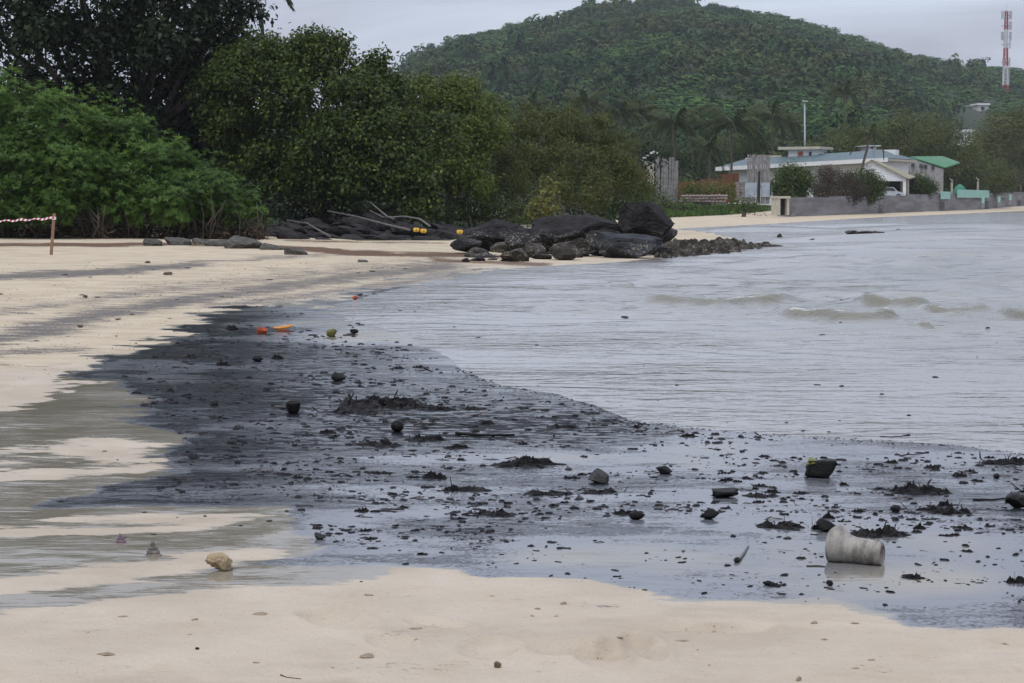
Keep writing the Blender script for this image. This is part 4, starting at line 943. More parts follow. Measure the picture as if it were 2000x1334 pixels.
# ================================================================== FAR SHORE: walls, houses, mast
def frame(P0, P1):
    """local frame: origin P0, x towards P1 (horizontal), y away from the camera, z up"""
    d = (P1 - P0); d.z = 0; L = d.length; return math.atan2(d.y, d.x), L
M_ = lambda n, a, b_, r=0.8, sc=3.0, bp=0.0: simple_mat(n, a, b_, r, sc, bp)
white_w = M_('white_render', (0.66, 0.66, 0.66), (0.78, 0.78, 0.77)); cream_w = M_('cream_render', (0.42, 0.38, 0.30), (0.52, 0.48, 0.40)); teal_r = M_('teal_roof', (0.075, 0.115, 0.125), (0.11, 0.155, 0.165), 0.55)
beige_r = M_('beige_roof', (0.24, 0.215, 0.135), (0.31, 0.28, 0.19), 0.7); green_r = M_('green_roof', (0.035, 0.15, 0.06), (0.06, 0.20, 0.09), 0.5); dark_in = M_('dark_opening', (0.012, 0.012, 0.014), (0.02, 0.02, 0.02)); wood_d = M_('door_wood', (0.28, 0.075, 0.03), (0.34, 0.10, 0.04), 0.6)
concrete, n_, p_, o_ = new_mat('sea_wall_concrete'); b_ = NB(n_)
b_.link(b_.mix(b_.step(b_.noise(b_.scale(b_.obj(), (0.12, 1, 1.2)), 1.3, 6, 0.65), 0.3, 0.7), (0.12, 0.115, 0.12), (0.25, 0.24, 0.245)), p_.inputs['Base Color']); p_.inputs['Roughness'].default_value = 0.9; rust = M_('rusty_wall', (0.12, 0.045, 0.022), (0.17, 0.07, 0.035), 0.9, 1.0); grey_wood = M_('weathered_planks', (0.16, 0.15, 0.145), (0.30, 0.28, 0.27), 0.9, 4); iron = M_('corrugated_iron', (0.28, 0.32, 0.37), (0.40, 0.44, 0.48), 0.5, 3); pink_s = M_('pink_stone', (0.22, 0.165, 0.15), (0.36, 0.30, 0.28), 0.9, 4)
mint = M_('mint_paint', (0.26, 0.50, 0.43), (0.34, 0.58, 0.50), 0.6); metal_g = M_('grey_metal', (0.30, 0.33, 0.35), (0.38, 0.41, 0.43), 0.4); red_r = M_('red_paint', (0.26, 0.03, 0.03), (0.33, 0.05, 0.04), 0.6)
glass = M_('window_glass', (0.03, 0.035, 0.04), (0.05, 0.06, 0.07), 0.1)

# sea wall: one long run with blocks
A0 = At(1535, 411, 118); A1 = At(2080, 389, 290); rz, L = frame(A0, A1)
t = empty('sea_wall', (A0.x, A0.y, 0), rz); tag(t, 'long weathered grey concrete sea wall above the far beach', 'wall')
n = 12; g2 = random.Random(4)
for i in range(n):
    f0, f1 = i / n, (i + 1) / n; mb = MB(); zt = 1.25 + 1.05 * f0 + g2.uniform(-.02, .02)
    mb.box(L * f0, g2.uniform(0, .06), -0.4, L * f1 - .006, 0.5, zt); mb.build('wall_section', concrete, t)
    if i % 2 == 0: MB().box(L * f0 + .5, -0.35, -.2, L * f0 + .95, 0.1, 0.72 + 0.5 * f0).build('buttress', concrete, t)
# concrete box at the left end of the wall
c = At(1528, 413, 114); t = empty('concrete_box', (c.x, c.y, c.z), 0.3); tag(t, 'small pale concrete block with a dark square opening at the wall end', 'box')
MB().box(-0.35, 0, -.2, -0.12, .7, .72).build('side_panel', cream_w, t); MB().box(0.28, 0, -.2, .42, .7, .72).build('side_panel', cream_w, t); MB().box(-0.4, -.05, .72, .47, .75, .85).build('top_slab', cream_w, t); MB().box(-0.12, .3, -.2, .28, .35, .72).build('opening', dark_in, t)  # opening is a near-black sheet, the inner shade put into its colour

# tall plank panels
def plank_panel(px0, px1, ptop, pbot, Y, n, label, seed, ragged, extra=None):
    g = random.Random(seed); a = At(px0, pbot, Y); s = Y / 4000; t = empty('plank_panel', a, 0.05); tag(t, label, 'fence', 'tall screens of weathered planks'); W = (px1 - px0) * s; h = (pbot - ptop) * s
    for i in range(n):
        x0 = W * i / n; o = MB().box(x0 + .01, 0, -.3, x0 + W / n * g.uniform(.75, .97), 0.05, h * (1 - ragged * g.random())).build('plank', grey_wood, t); o.rotation_euler = (0, g.uniform(-.03, .06) * ragged * 5, 0); o.location.y = g.uniform(0, .06)
    for z in (0.25, 0.8): MB().box(-.02, .12, h * z, W, .18, h * z + .1).build('rail', grey_wood, t)
    if extra: extra(t, W, h)
plank_panel(1280, 1325, 306, 386, 122, 9, 'tall shaggy panel of weathered planks with a ragged top', 3, 0.12)
def iron_bits(t, W, h):
    MB().box(-.15, -.10, 0.1, W * .42, -.06, h * .36).build('iron_sheet', iron, t); MB().box(W * .6, -.10, 0.1, W * .98, -.06, h * .36).build('iron_sheet', iron, t); MB().box(W * .47, -.16, -.2, W * .54, -.08, h * .62).build('dark_post', dark_in, t)
plank_panel(1459, 1504, 302, 388, 121, 10, 'tall squared plank panel with corrugated iron sheets at its foot', 4, 0.02, iron_bits)
# rusty wall in sections, stone wall below
a = At(1322, 380, 128); s = 128 / 4000; t = empty('rusty_wall', a); tag(t, 'rust brown wall stepping up between the two plank panels', 'wall')
for x0, x1, zt in ((0, 46, 26), (46, 86, 30), (86, 114, 40)): MB().box(x0 * s + .02, 0, -.5, x1 * s - .02, .2, zt * s).build('wall_section', rust, t)
MB().box(112 * s, -.25, -.5, 120 * s, .1, 42 * s).build('end_post', rust, t)
a = At(1437, 388, 125); t = empty('brick_pier', a); tag(t, 'patchy brick pier beside the squared plank panel', 'wall'); g2 = random.Random(2); s = 125 / 4000
for r in range(7):
    for k in range(3): MB().box((k * 8.2 + (r % 2) * 1.5) * s, g2.uniform(0, .04), r * 5.2 * s - .1, (k * 8.2 + 7.2 + (r % 2) * 1.5) * s, .3, (r * 5.2 + 4.6) * s - .1).build('brick', pink_s if g2.random() < .5 else grey_wood, t)
a = At(1330, 396, 119); t = empty('stone_wall', a); tag(t, 'low crumbling wall of pinkish stones behind the grass', 'wall'); s = 119 / 4000
me_st = rock_mesh('stone', 90, pink_s, 2, 8, 0.06)
for r in range(3):
    for k in range(13):
        o = mobj('stone', me_st, t, (k * 7.0 * s + r * .06, g2.uniform(0, .06), r * 5.4 * s)); o.scale = (7.6 * s, .3, 5.8 * s * g2.uniform(.8, 1.1)); o.rotation_euler = (0, g2.uniform(-.1, .1), g2.choice([0, 3.14]))

# long white house with teal roof
P0 = At(1407, 386, 178); P1 = At(1727, 386, 171); rz, L = frame(P0, P1); t = empty('long_house', (P0.x, P0.y, 1.0), rz); tag(t, 'long white house with a dark teal roof and a small rooftop room', 'house')
def slab(x0, x1, y0, y1, za0, za1, zb0, zb1):
    """board rising along x: heights za at x0, zb at x1"""
    return MB().add([(x0, y0, za0), (x1, y0, zb0), (x1, y1, zb0), (x0, y1, za0), (x0, y0, za1), (x1, y0, zb1), (x1, y1, zb1), (x0, y1, za1)], [(0, 3, 2, 1), (4, 5, 6, 7), (0, 1, 5, 4), (1, 2, 6, 5), (2, 3, 7, 6), (3, 0, 4, 7)])
EL, ER = 2.76, 3.42                       # eave heights at the two ends of the sloping roof
slab(0.5, L - .3, 0.6, 7.5, -.6, EL - .05, -.6, ER - .05).build('wall', white_w, t)
MB().add([(-.3, -.2, EL + .12), (L + .3, -.2, ER + .12), (L - 1.4, 3.4, ER + .9), (1.0, 3.4, EL + .92), (-.3, 8, EL + .12), (L + .3, 8, ER + .12)], [(0, 1, 2, 3), (3, 2, 5, 4), (0, 3, 4), (1, 5, 2), (0, 4, 5, 1)]).build('roof', teal_r, t)
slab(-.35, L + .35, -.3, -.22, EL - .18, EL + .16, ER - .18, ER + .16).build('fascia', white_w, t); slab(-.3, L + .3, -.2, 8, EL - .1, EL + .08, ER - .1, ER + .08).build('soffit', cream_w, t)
for k in range(5):
    x = L * (0.10 + k * 0.18); wn_ = MB().box(x, .53, .45, x + .9, .6, 1.5).build('window', glass, t); MB().box(x - .06, .48, .37, x + .96, .56, .45).build('sill', white_w, wn_); MB().box(x + .42, .48, .45, x + .48, .53, 1.5).build('frame', white_w, wn_)
rt = MB().box(L * .345, 3.0, 3.1, L * .525, 5.5, 4.42).build('upper_room', white_w, t); MB().box(L * .29, 2.6, 4.42, L * .55, 6.0, 4.66).build('slab_roof', cream_w, t)
MB().box(L * .405, 2.92, 3.5, L * .435, 3.0, 4.25).build('door', wood_d, rt); MB().box(L * .475, 2.92, 3.7, L * .488, 3.0, 4.2).build('window', dark_in, rt); MB().box(L * .06, 3.5, 3.2, L * .15, 5, 3.75).build('roof_tank', white_w, t); MB().box(L * .16, 3.2, 3.3, L * .3, 5, 3.95).build('roof_vent', cream_w, t); MB().box(L * .86, 4.2, 3.8, L * .97, 5.2, 4.35).build('roof_vent', white_w, t)

# white gabled garage
Y = 164; s = Y / 4000; a = At(1650, 388, Y); t = empty('garage', a, -0.06); tag(t, 'white gabled garage with beige roof and a dark open bay', 'garage')
X = lambda px: (px - 1650) * s
Zp = lambda py: (388 - py) * s
mb = MB(); mb.add([(X(1655), 0, Zp(338)), (X(1700), 0, Zp(314)), (X(1768), 0, Zp(347)), (X(1768), 0, Zp(354)), (X(1655), 0, Zp(354)), (X(1655), .2, Zp(338)), (X(1700), .2, Zp(314)), (X(1768), .2, Zp(347)), (X(1768), .2, Zp(354)), (X(1655), .2, Zp(354))], [(0, 4, 3, 2, 1), (5, 6, 7, 8, 9), (0, 1, 6, 5), (1, 2, 7, 6), (3, 4, 9, 8), (2, 3, 8, 7), (4, 0, 5, 9)]); mb.build('gable', white_w, t)
mb = MB(); D = 7.0; e = .08
mb.add([(X(1650), -.25, Zp(341)), (X(1700), -.25, Zp(312)), (X(1700) + 1.4, D, Zp(312)), (X(1650) + 1.4, D, Zp(341)), (X(1650), -.25, Zp(341) - e), (X(1700), -.25, Zp(312) - e), (X(1700) + 1.4, D, Zp(312) - e), (X(1650) + 1.4, D, Zp(341) - e)], [(0, 1, 2, 3), (7, 6, 5, 4), (0, 4, 5, 1), (2, 6, 7, 3), (3, 7, 4, 0)])
mb.add([(X(1772), -.25, Zp(349)), (X(1772) + 1.6, D, Zp(343)), (X(1700) + 1.4, D, Zp(312)), (X(1700), -.25, Zp(312)), (X(1772), -.25, Zp(349) - e), (X(1772) + 1.6, D, Zp(343) - e), (X(1700) + 1.4, D, Zp(312) - e), (X(1700), -.25, Zp(312) - e)], [(0, 1, 2, 3), (7, 6, 5, 4), (0, 4, 5, 1), (3, 7, 4, 0)]); mb.build('roof', beige_r, t)
MB().box(X(1762), 0, -.4, X(1768), .2, Zp(354)).build('post', white_w, t); MB().box(X(1655), 0, -.4, X(1720), .2, Zp(354)).build('wall', white_w, t); MB().box(X(1720), 3.5, -.4, X(1768), 3.6, Zp(352)).build('back_wall', dark_in, t); MB().box(X(1772), .6, -.4, X(1772) + .15, D, Zp(352)).build('side_wall', cream_w, t)  # back wall coloured near-black for the shade inside the bay
# parked car inside, seen in the bay
a = At(1732, 388, 162); t = empty('parked_car', a, 0.2); tag(t, 'silver car parked in the open bay of the garage', 'car'); silver = M_('car_paint', (0.45, 0.47, 0.52), (0.5, 0.52, 0.57), 0.3)
sc_ = 0.75
mb = MB(); mb.prism([(-1.0 * sc_, .2 * sc_), (1.9 * sc_, .2 * sc_), (1.9 * sc_, .6 * sc_), (1.2 * sc_, .78 * sc_), (.75 * sc_, 1.2 * sc_), (-.5 * sc_, 1.25 * sc_), (-1.0 * sc_, .85 * sc_)], (0, 1.0)); mb.build('body', silver, t)
MB().prism([(-.75 * sc_, .82 * sc_), (1.0 * sc_, .8 * sc_), (.68 * sc_, 1.14 * sc_), (-.45 * sc_, 1.18 * sc_)], (-.02, -.005)).build('window', glass, t)
for x in (-.45, 1.3):
    wm = MB(); wm.tube([(x * sc_, -.03, .25 * sc_), (x * sc_, .15, .25 * sc_)], .27 * sc_, 12); wh = wm.build('wheel', dark_in, t); wm = MB(); wm.tube([(x * sc_, -.05, .25 * sc_), (x * sc_, -.02, .25 * sc_)], .14 * sc_, 10); wm.build('rim', metal_g, wh)

# green roofed house
Y = 185; s = Y / 4000; a = At(1765, 350, Y); t = empty('green_roofed_house', a); tag(t, 'grey house with a bright green metal roof behind the garage', 'house'); X = lambda px: (px - 1765) * s; Zp = lambda py: (350 - py) * s
mb = MB(); mb.add([(X(1776), 0, Zp(306)), (X(1852), 2.5, Zp(304)), (X(1870), -1, Zp(318)), (X(1832), -3.0, Zp(328)), (X(1776), 0, Zp(308)), (X(1852), 2.5, Zp(306)), (X(1870), -1, Zp(320)), (X(1832), -3.0, Zp(330))], [(0, 3, 2, 1), (4, 5, 6, 7), (0, 4, 7, 3), (3, 7, 6, 2)]); mb.build('roof', green_r, t)
MB().add([(X(1770), -.05, Zp(316)), (X(1778), -.05, Zp(309)), (X(1830), -2.7, Zp(331)), (X(1830), -2.7, -1.5), (X(1770), -.05, -1.5), (X(1850), 3, -1.5), (X(1850), 3, Zp(306))], [(0, 4, 3, 2, 1), (3, 5, 6, 2), (1, 2, 6)]).build('wall', M_('grey_render', (0.26, 0.25, 0.25), (0.34, 0.33, 0.32)), t)
for f in (.12, .34, .46, .66): 
    x = X(1770) + (X(1830) - X(1770)) * f; yv = -.05 - 2.65 * f; MB().box(x, yv - .25, Zp(326 + f * 8), x + .26, yv - .12, Zp(318 + f * 10)).build('window', glass, t)
# little red roofed hut left of the shaggy panel
a = At(1238, 345, 150); s = 150 / 4000; t = empty('red_hut', a); tag(t, 'small hut with red walls and white gable half hidden by scrub', 'hut')
MB().box(0, 0, -.8, 22 * s, 2, 18 * s).build('wall', red_r, t); MB().box(22 * s, .1, -.8, 40 * s, 2, 30 * s).build('wall', cream_w, t); mb = MB(); mb.prism([(16 * s, 34 * s), (38 * s, 50 * s), (46 * s, 47 * s), (46 * s, 44 * s), (37 * s, 46 * s), (17 * s, 31 * s)], (-.3, 2)); mb.build('roof', white_w, t); MB().box(-2 * s, -.2, 17 * s, 24 * s, 2.2, 20 * s).build('awning', rust, t)
# mint panels, posts and finials on the sea wall
def pos_on_wall(px):
    f = 0
    for k in range(400):
        f = k / 400; q = A0.lerp(A1, f)
        if proj(q.x, q.y, 1.0)[0] >= px: break
    return q
for (p0, p1, yt, yb, lab, n) in ((1834, 1852, 374, 389, 'short mint green panel on the sea wall', 2), (1866, 1929, 370, 386, 'long mint green panel on the sea wall', 5)):
    q = pos_on_wall(p0); q2 = pos_on_wall(p1); rz, W = frame(q, q2); s = q.y / 4000; z0 = At(p0, yb, q.y).z; t = empty('mint_panel', (q.x, q.y - .15, z0), rz); tag(t, lab, 'fence', 'mint green panels on the sea wall')
    for i in range(n): MB().box(W * i / n + .01, -.12, 0, W * (i + 1) / n - .03, -.05, (yb - yt) * s).build('panel', mint, t)
for px, yt in ((1816, 355), (1861, 348), (1911, 346)):
    q = pos_on_wall(px); s = q.y / 4000; z0 = At(px, 380, q.y).z; t = empty('garden_post', (q.x, q.y + .6, z0 - .3)); tag(t, {1816: 'shortest pale post, nearest the garage', 1861: 'pale post between the two mint panels', 1911: 'tallest pale post behind the long mint panel'}[px], 'post', 'pale posts along the sea wall')
    h = (380 - yt) * s + .3; MB().box(-.09, -.09, 0, .09, .09, h * .8).build('shaft', cream_w, t); mb = MB(); mb.tube([(0, 0, h * .8), (.08, 0, h * .86), (-.12, 0, h * .93), (-.16, 0, h)], [.07, .09, .06, .03], 7); mb.build('finial', cream_w, t, True)
for px, yt, yb in ((1920, 384, 400), (1951, 384, 398), (1973, 380, 394)):
    Y = 175 + (px - 1920) * .35; c = At(px, yb, Y); s = Y / 4000; t = empty('beach_post', c); tag(t, {1920: 'mint post on the sand below the long panel', 1951: 'middle one of the mint posts on the sand', 1973: 'mint post on the sand nearest the right edge'}[px], 'post', 'mint posts on the far beach')
    MB().box(-.1, -.1, -.3, .1, .1, (yb - yt) * s).build('shaft', mint, t); MB().box(-.13, -.13, -.3, .13, .13, 3 * s).build('footing', concrete, t)
q = pos_on_wall(1887); t = empty('green_tent', (q.x, q.y + 3, At(1887, 378, q.y + 3).z - .3)); tag(t, 'small rounded green canopy behind the long mint panel', 'canopy'); mb = MB(); n = 14; s = q.y / 4000
prof = [(13 * s, 0), (12 * s, 8 * s), (9 * s, 13 * s), (4 * s, 17 * s), (.05, 18.5 * s)]
vs = [(r * math.cos(2 * math.pi * k / n), r * math.sin(2 * math.pi * k / n), z + .3) for r, z in prof for k in range(n)]; fs = [(i * n + k, i * n + (k + 1) % n, (i + 1) * n + (k + 1) % n, (i + 1) * n + k) for i in range(len(prof) - 1) for k in range(n)]
mb.add(vs, fs); mb.build('cover', M_('tent_green', (0.03, 0.17, 0.10), (0.04, 0.21, 0.13), 0.6), t, True)
# lamp pole
Y = 180; b0 = base_px(1570, Y); t = empty('lamp_pole', b0); tag(t, 'tall slender grey lamp pole rising behind the long house', 'lamp'); top = At(1568, 198, Y); h = top.z - b0[2]
mb = MB(); mb.tube([(0, 0, 0), (0, 0, h * .5), (-.08, 0, h)], [.10, .085, .06], 8); mb.build('pole', metal_g, t, True); MB().box(-.28, -.2, h - .05, .16, .2, h + .09).build('lamp_head', metal_g, t)
# communications mast
mast_r = M_('mast_red', (0.36, 0.03, 0.035), (0.42, 0.05, 0.05), 0.5); mast_w = M_('mast_white', (0.60, 0.60, 0.62), (0.68, 0.68, 0.70), 0.5); ant = M_('antenna_grey', (0.42, 0.43, 0.46), (0.5, 0.51, 0.54), 0.5)
Y = 600; s = Y / 4000; b0 = At(1963, 184, Y); t = empty('radio_mast', (b0.x, b0.y, b0.z)); tag(t, 'red and white banded lattice mast on the hillside', 'mast')
def lattice(z0, z1, w0, w1, mat, nm):
    mb = MB(); n = max(2, int((z1 - z0) / 1.3))
    for sx, sy in ((-1, -1), (1, -1), (1, 1), (-1, 1)): mb.tube([(sx * w0, sy * w0, z0), (sx * w1, sy * w1, z1)], [.13, .12], 5)
    for i in range(n):
        za, zb = z0 + (z1 - z0) * i / n, z0 + (z1 - z0) * (i + 1) / n; wa = w0 + (w1 - w0) * i / n; wb = w0 + (w1 - w0) * (i + 1) / n
        for (ax, ay), (bx, by) in (((-1, -1), (1, -1)), ((1, -1), (1, 1)), ((1, 1), (-1, 1)), ((-1, 1), (-1, -1))):
            mb.tube([(ax * wa, ay * wa, za), (bx * wb, by * wb, zb)], .06, 4); mb.tube([(bx * wa, by * wa, za), (ax * wb, ay * wb, zb)], .06, 4); mb.tube([(ax * wb, ay * wb, zb), (bx * wb, by * wb, zb)], .06, 4)
    mb.build(nm, mat, t)
zz_ = lambda py: (184 - py) * s
for y0, y1, m_, w0, w1 in ((190, 167, mast_r, .72, .66), (167, 130, mast_w, .66, .56), (130, 95, mast_r, .56, .48), (95, 60, mast_w, .48, .42), (60, 24, mast_r, .42, .36)): lattice(zz_(y0), zz_(y1), w0, w1, m_, 'lattice_section')
for py, xs in ((32, (-9, -5, 6, 9)), (52, (6, 9)), (72, (-9, -6, 7, 9)), (88, (7,)), (122, (-6, 7))):
    for x in xs: MB().box((x - 1.2) * s, -.6, zz_(py + 8), (x + 1.2) * s, -.2, zz_(py - 8)).build('antenna', ant, t); 
    MB().box(-9 * s, -.1, zz_(py + 1), 9 * s, .1, zz_(py - .5)).build('antenna_bar', ant, t)
mb = MB(); mb.tube([(0, 0, zz_(24)), (0, 0, zz_(10))], .05, 5); mb.build('lightning_rod', ant, t)
# second, thin mast near it
c = At(1971, 140, 620); mb = MB(); mb.tube([(0, 0, -4), (0, 0, 3.4)], [.12, .06], 5); o = mb.build('thin_aerial', ant, None, False, c); tag(o, 'thin grey aerial just right of the banded mast', 'aerial')
# hillside houses
def hill_house(px0, px1, yt, yb, Y, label, roof, wall, nwin):
    a = At(px0, yb, Y); s = Y / 4000; W = (px1 - px0) * s; h = (yb - yt) * s; t = empty('hillside_house', a, 0.1); tag(t, label, 'house', 'houses among the trees of the hillside')
    MB().box(0, 0, -3, W, 5, h * .8).build('wall', wall, t); MB().box(-.3, -.4, h * .8, W + .3, 5.3, h).build('roof', roof, t)
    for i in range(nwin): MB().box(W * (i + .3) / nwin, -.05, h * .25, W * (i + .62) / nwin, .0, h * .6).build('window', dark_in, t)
    return t
grey_roof = M_('weathered_roof', (0.22, 0.22, 0.24), (0.32, 0.32, 0.34))
hill_house(1868, 1912, 206, 222, 520, 'low grey house on the hillside left of the white block', grey_roof, M_('grey_lilac', (0.26, 0.26, 0.29), (0.33, 0.33, 0.36)), 3)
hill_house(1910, 1931, 202, 219, 514, 'small white block house below the banded mast', white_w, M_('off_white', (0.5, 0.47, 0.47), (0.58, 0.55, 0.55)), 1)
hill_house(1848, 1900, 253, 282, 415, 'large white building showing through the olive trees', white_w, white_w, 4)
hill_house(800, 818, 148, 160, 330, 'tiny pale house on the saddle left of the hill', grey_roof, white_w, 1)
hill_house(1695, 1712, 284, 292, 180, 'pale roof corner peeping above the end of the long house', white_w, white_w, 1)

# ================================================================== THINGS LYING ON THE SHORE
tar_m, n_, p_, o_ = new_mat('oily_black'); b_ = NB(n_)
b_.link(b_.mix(b_.step(b_.noise(b_.obj(), 9, 5, 0.6), 0.35, 0.7), (0.004, 0.004, 0.005), (0.020, 0.017, 0.016)), p_.inputs['Base Color']); p_.inputs['Roughness'].default_value = 0.45; p_.inputs['Specular IOR Level'].default_value = 0.14
tar_brown = simple_mat('oily_brown', (0.02, 0.014, 0.010), (0.07, 0.045, 0.03), 0.45, 12)
dark_stone = simple_mat('oiled_stone', (0.005, 0.005, 0.005), (0.026, 0.025, 0.023), 0.5, 9, 0.006, spec=0.15)
grey_stone = simple_mat('grey_stone', (0.025, 0.025, 0.025), (0.075, 0.07, 0.065), 0.6, 9, 0.006, spec=0.2)
PXM = lambda p: p.y / FPX          # metres per photograph pixel at that place

# --- foam cup lying on its side
foam_m, n_, p_, o_ = new_mat('dirty_foam'); b_ = NB(n_)
f_ = b_.noise(b_.scale(b_.obj(), (1, 1, 1)), 26, 6, 0.65); g1_ = b_.noise(b_.scale(b_.obj(), (1.6, 1, 0.7)), 16, 6, 0.7)
c_ = b_.mix(b_.step(g1_, 0.40, 0.68), (0.33, 0.305, 0.27), (0.13, 0.115, 0.10)); c_ = b_.mix(b_.math('MULTIPLY', b_.step(f_, 0.55, 0.75), 0.6), c_, (0.16, 0.14, 0.12))
b_.link(c_, p_.inputs['Base Color']); p_.inputs['Roughness'].default_value = 0.75; b_.link(b_.bump(f_, 0.5, 0.003), p_.inputs['Normal'])
p = Gt(1671, 1099); u = PXM(p) * 1.01
t = empty('foam_cup', p, R(-27)); tag(t, 'dirty white foam cup lying on its side on the wet sand', 'cup')
def cup():
    prof = [(-52, 30.5), (-51, 32.5), (-46, 34.5), (-38, 36.6), (-31, 36.4), (-23, 31.8), (-12, 27.8), (0, 26), (18, 25), (32, 24.2), (40, 23.6), (44, 23.8), (49, 23.4), (52, 22.4), (53.5, 20.6), (53.5, 19)]
    n = 36; vs = []; fs = []; rings = []
    for x, r in prof: rings.append((x, r))
    for x, r in [(51, 18), (51, 2)]: rings.append((x, r))            # recessed base
    for x, r in rings:
        for k in range(n):
            a = 2 * math.pi * k / n; rr = r * (1 + 0.018 * math.sin(3 * a + x * .1)) ; pinch = 1.0
            if x < -30: rr *= 1 + 0.05 * math.sin(a * 2 + 0.6)
            vs.append((x * u, rr * math.cos(a) * u, (r * 0.99 + rr * math.sin(a) - 1.2) * u))
    m = len(rings)
    for i in range(m - 1):
        for k in range(n): fs.append((i * n + k, (i + 1) * n + k, (i + 1) * n + (k + 1) % n, i * n + (k + 1) % n))
    fs.append(tuple((m - 1) * n + k for k in range(n)))
    k0 = len(vs); inn = [(-52, 29), (-36, 32), (-12, 24.5), (40, 20)]
    for x, r in inn:
        for k in range(n): a = 2 * math.pi * k / n; vs.append((x * u, r * math.cos(a) * u, (r * 0.99 + 2.4 + r * math.sin(a)) * u))
    for i in range(3):
        for k in range(n): fs.append((k0 + i * n + (k + 1) % n, k0 + (i + 1) * n + (k + 1) % n, k0 + (i + 1) * n + k, k0 + i * n + k))
    fs.append(tuple(k0 + 3 * n + k for k in range(n)))
    for k in range(n): fs.append((k, (k + 1) % n, k0 + (k + 1) % n, k0 + k))
    return MB().add(vs, fs)
cup().build('cup_wall', foam_m, t, True)
mb = MB(); n = 36; mb.add([(x * u, r * math.cos(2 * math.pi * k / n) * u, (23.4 + r * math.sin(2 * math.pi * k / n) - .9) * u) for x, r in ((40.5, 24.6), (43.5, 24.9), (44.5, 24.4)) for k in range(n)], [(i * n + k, i * n + (k + 1) % n, (i + 1) * n + (k + 1) % n, (i + 1) * n + k) for i in range(2) for k in range(n)]); mb.build('base_ridge', foam_m, t, True)

# --- stones and shells, each on its own
def stone(name, px, py, w_, h, label, mat, seed, cat='stone', cuts=11, depth=.8, planes=None, rough=.16, sub=3, rz=0, group=None, fine=.13):
    p = Gt(px, py); u = PXM(p); o = mobj(name, rock_mesh(name, seed, mat, sub, cuts, rough, planes, fine), loc=p - Vector((0, 0, h * u * .08))); o.scale = (w_ * u, w_ * u * depth, h * u * 1.08); o.rotation_euler = (0, 0, rz); tag(o, label, cat, group); return o
coral = simple_mat('coral_tan', (0.30, 0.20, 0.10), (0.62, 0.50, 0.34), 0.85, 34, 0.01)
stone('coral_lump', 428, 1114, 56, 36, 'tan pitted coral lump standing in a puddle', coral, 101, 'coral', 7, .8, rough=.35, fine=.16, sub=4)
shell_m = simple_mat('shell_grey', (0.07, 0.06, 0.055), (0.22, 0.19, 0.16), 0.6, 40)
shell_p = simple_mat('shell_purple', (0.06, 0.06, 0.10), (0.22, 0.13, 0.13), 0.5, 40)
def cone_shell(px, py, w_, h, label, mat, lean):
    p = Gt(px, py); u = PXM(p); mb = MB(); n = 14; vs = []; fs = []; m = 16
    for i in range(m + 1):
        f = i / m; r = w_ / 2 * (1 - f) ** .8 * (1 + .12 * math.sin(f * 26)) + .3; 
        for k in range(n): a = 2 * math.pi * k / n; vs.append(((r * math.cos(a) + lean * f * w_) * u, r * math.sin(a) * u * .9, (f * h - 2) * u))
    for i in range(m):
        for k in range(n): fs.append((i * n + k, i * n + (k + 1) % n, (i + 1) * n + (k + 1) % n, (i + 1) * n + k))
    fs.append(tuple(range(n))[::-1]); fs.append(tuple(range(m * n, m * n + n)))
    o = mb.add(vs, fs).build('cone_shell', mat, None, True, p); tag(o, label, 'shell')
cone_shell(237, 1061, 24, 22, 'purplish pointed shell on the streaky wet sand', shell_p, -.12)
cone_shell(300, 1085, 32, 32, 'grey spired shell left of the coral lump', shell_m, -.05)
stone('oiled_stone', 1602, 932, 62, 36, 'blocky oil black stone with a leaf on top', dark_stone, 103, cuts=4, planes=[((0, 0, 1), .5), ((1, 0, 0), .6), ((-1, -.1, 0.15), .62), ((0, -1, 0), .55)], rough=.05)
p = Gt(1590, 932); u = PXM(p); lm = simple_mat('leaf_yellow', (0.10, 0.12, 0.02), (0.18, 0.18, 0.03), .5, 30)
mb = MB(); mb.add([(-14 * u, -.012, 0), (0, -.026, 4 * u), (15 * u, -.012, 1 * u), (0, .03, 5 * u), (0, 0, 6 * u), (-14 * u, -.012, -.002), (0, -.026, 4 * u - .002), (15 * u, -.012, u - .002), (0, .03, 5 * u - .002)], [(0, 1, 4), (1, 2, 4), (2, 3, 4), (3, 0, 4), (8, 7, 6, 5), (0, 5, 6, 1), (1, 6, 7, 2)]); o = mb.build('fallen_leaf', lm, None, False, p + Vector((-.012, -.02, 31 * u))); o.rotation_euler = (.35, -.15, 0); tag(o, 'yellow green leaf lying on the blocky black stone', 'leaf')
stone('oiled_stone', 1169, 943, 42, 28, 'grey pyramid shaped stone on the sheen', grey_stone, 104, cuts=2, planes=[((-.8, -.2, .5), .3), ((.6, -.3, .75), .35), ((0, -1, .3), .4)], rough=.03)
stone('oiled_stone', 1297, 926, 34, 17, 'squat black stone right of the pyramid stone', dark_stone, 105)
stone('oiled_stone', 625, 1054, 23, 15, 'rounded grey stone beyond the coral lump', grey_stone, 106)
stone('oiled_stone', 1244, 1015, 32, 20, 'round black stone left of the lumpy one', dark_stone, 107)
stone('oiled_stone', 1386, 1014, 40, 22, 'lumpy black stone right of the round one', dark_stone, 108, rough=.2)
stone('oiled_stone', 1749, 999, 22, 13, 'small domed black pebble beyond the foam cup', dark_stone, 109, cuts=2)
stone('oiled_stone', 1946, 934, 14, 10, 'tiny black pebble above the seaweed near the right edge', dark_stone, 110, cuts=2)
stone('oiled_stone', 1988, 992, 54, 30, 'big black stone cut by the right edge of the picture', dark_stone, 111)
stone('oiled_stone', 1614, 1038, 44, 28, 'black stone with weed touching the flared rim of the cup', dark_stone, 112, planes=[((.5, 0, .8), .4)])
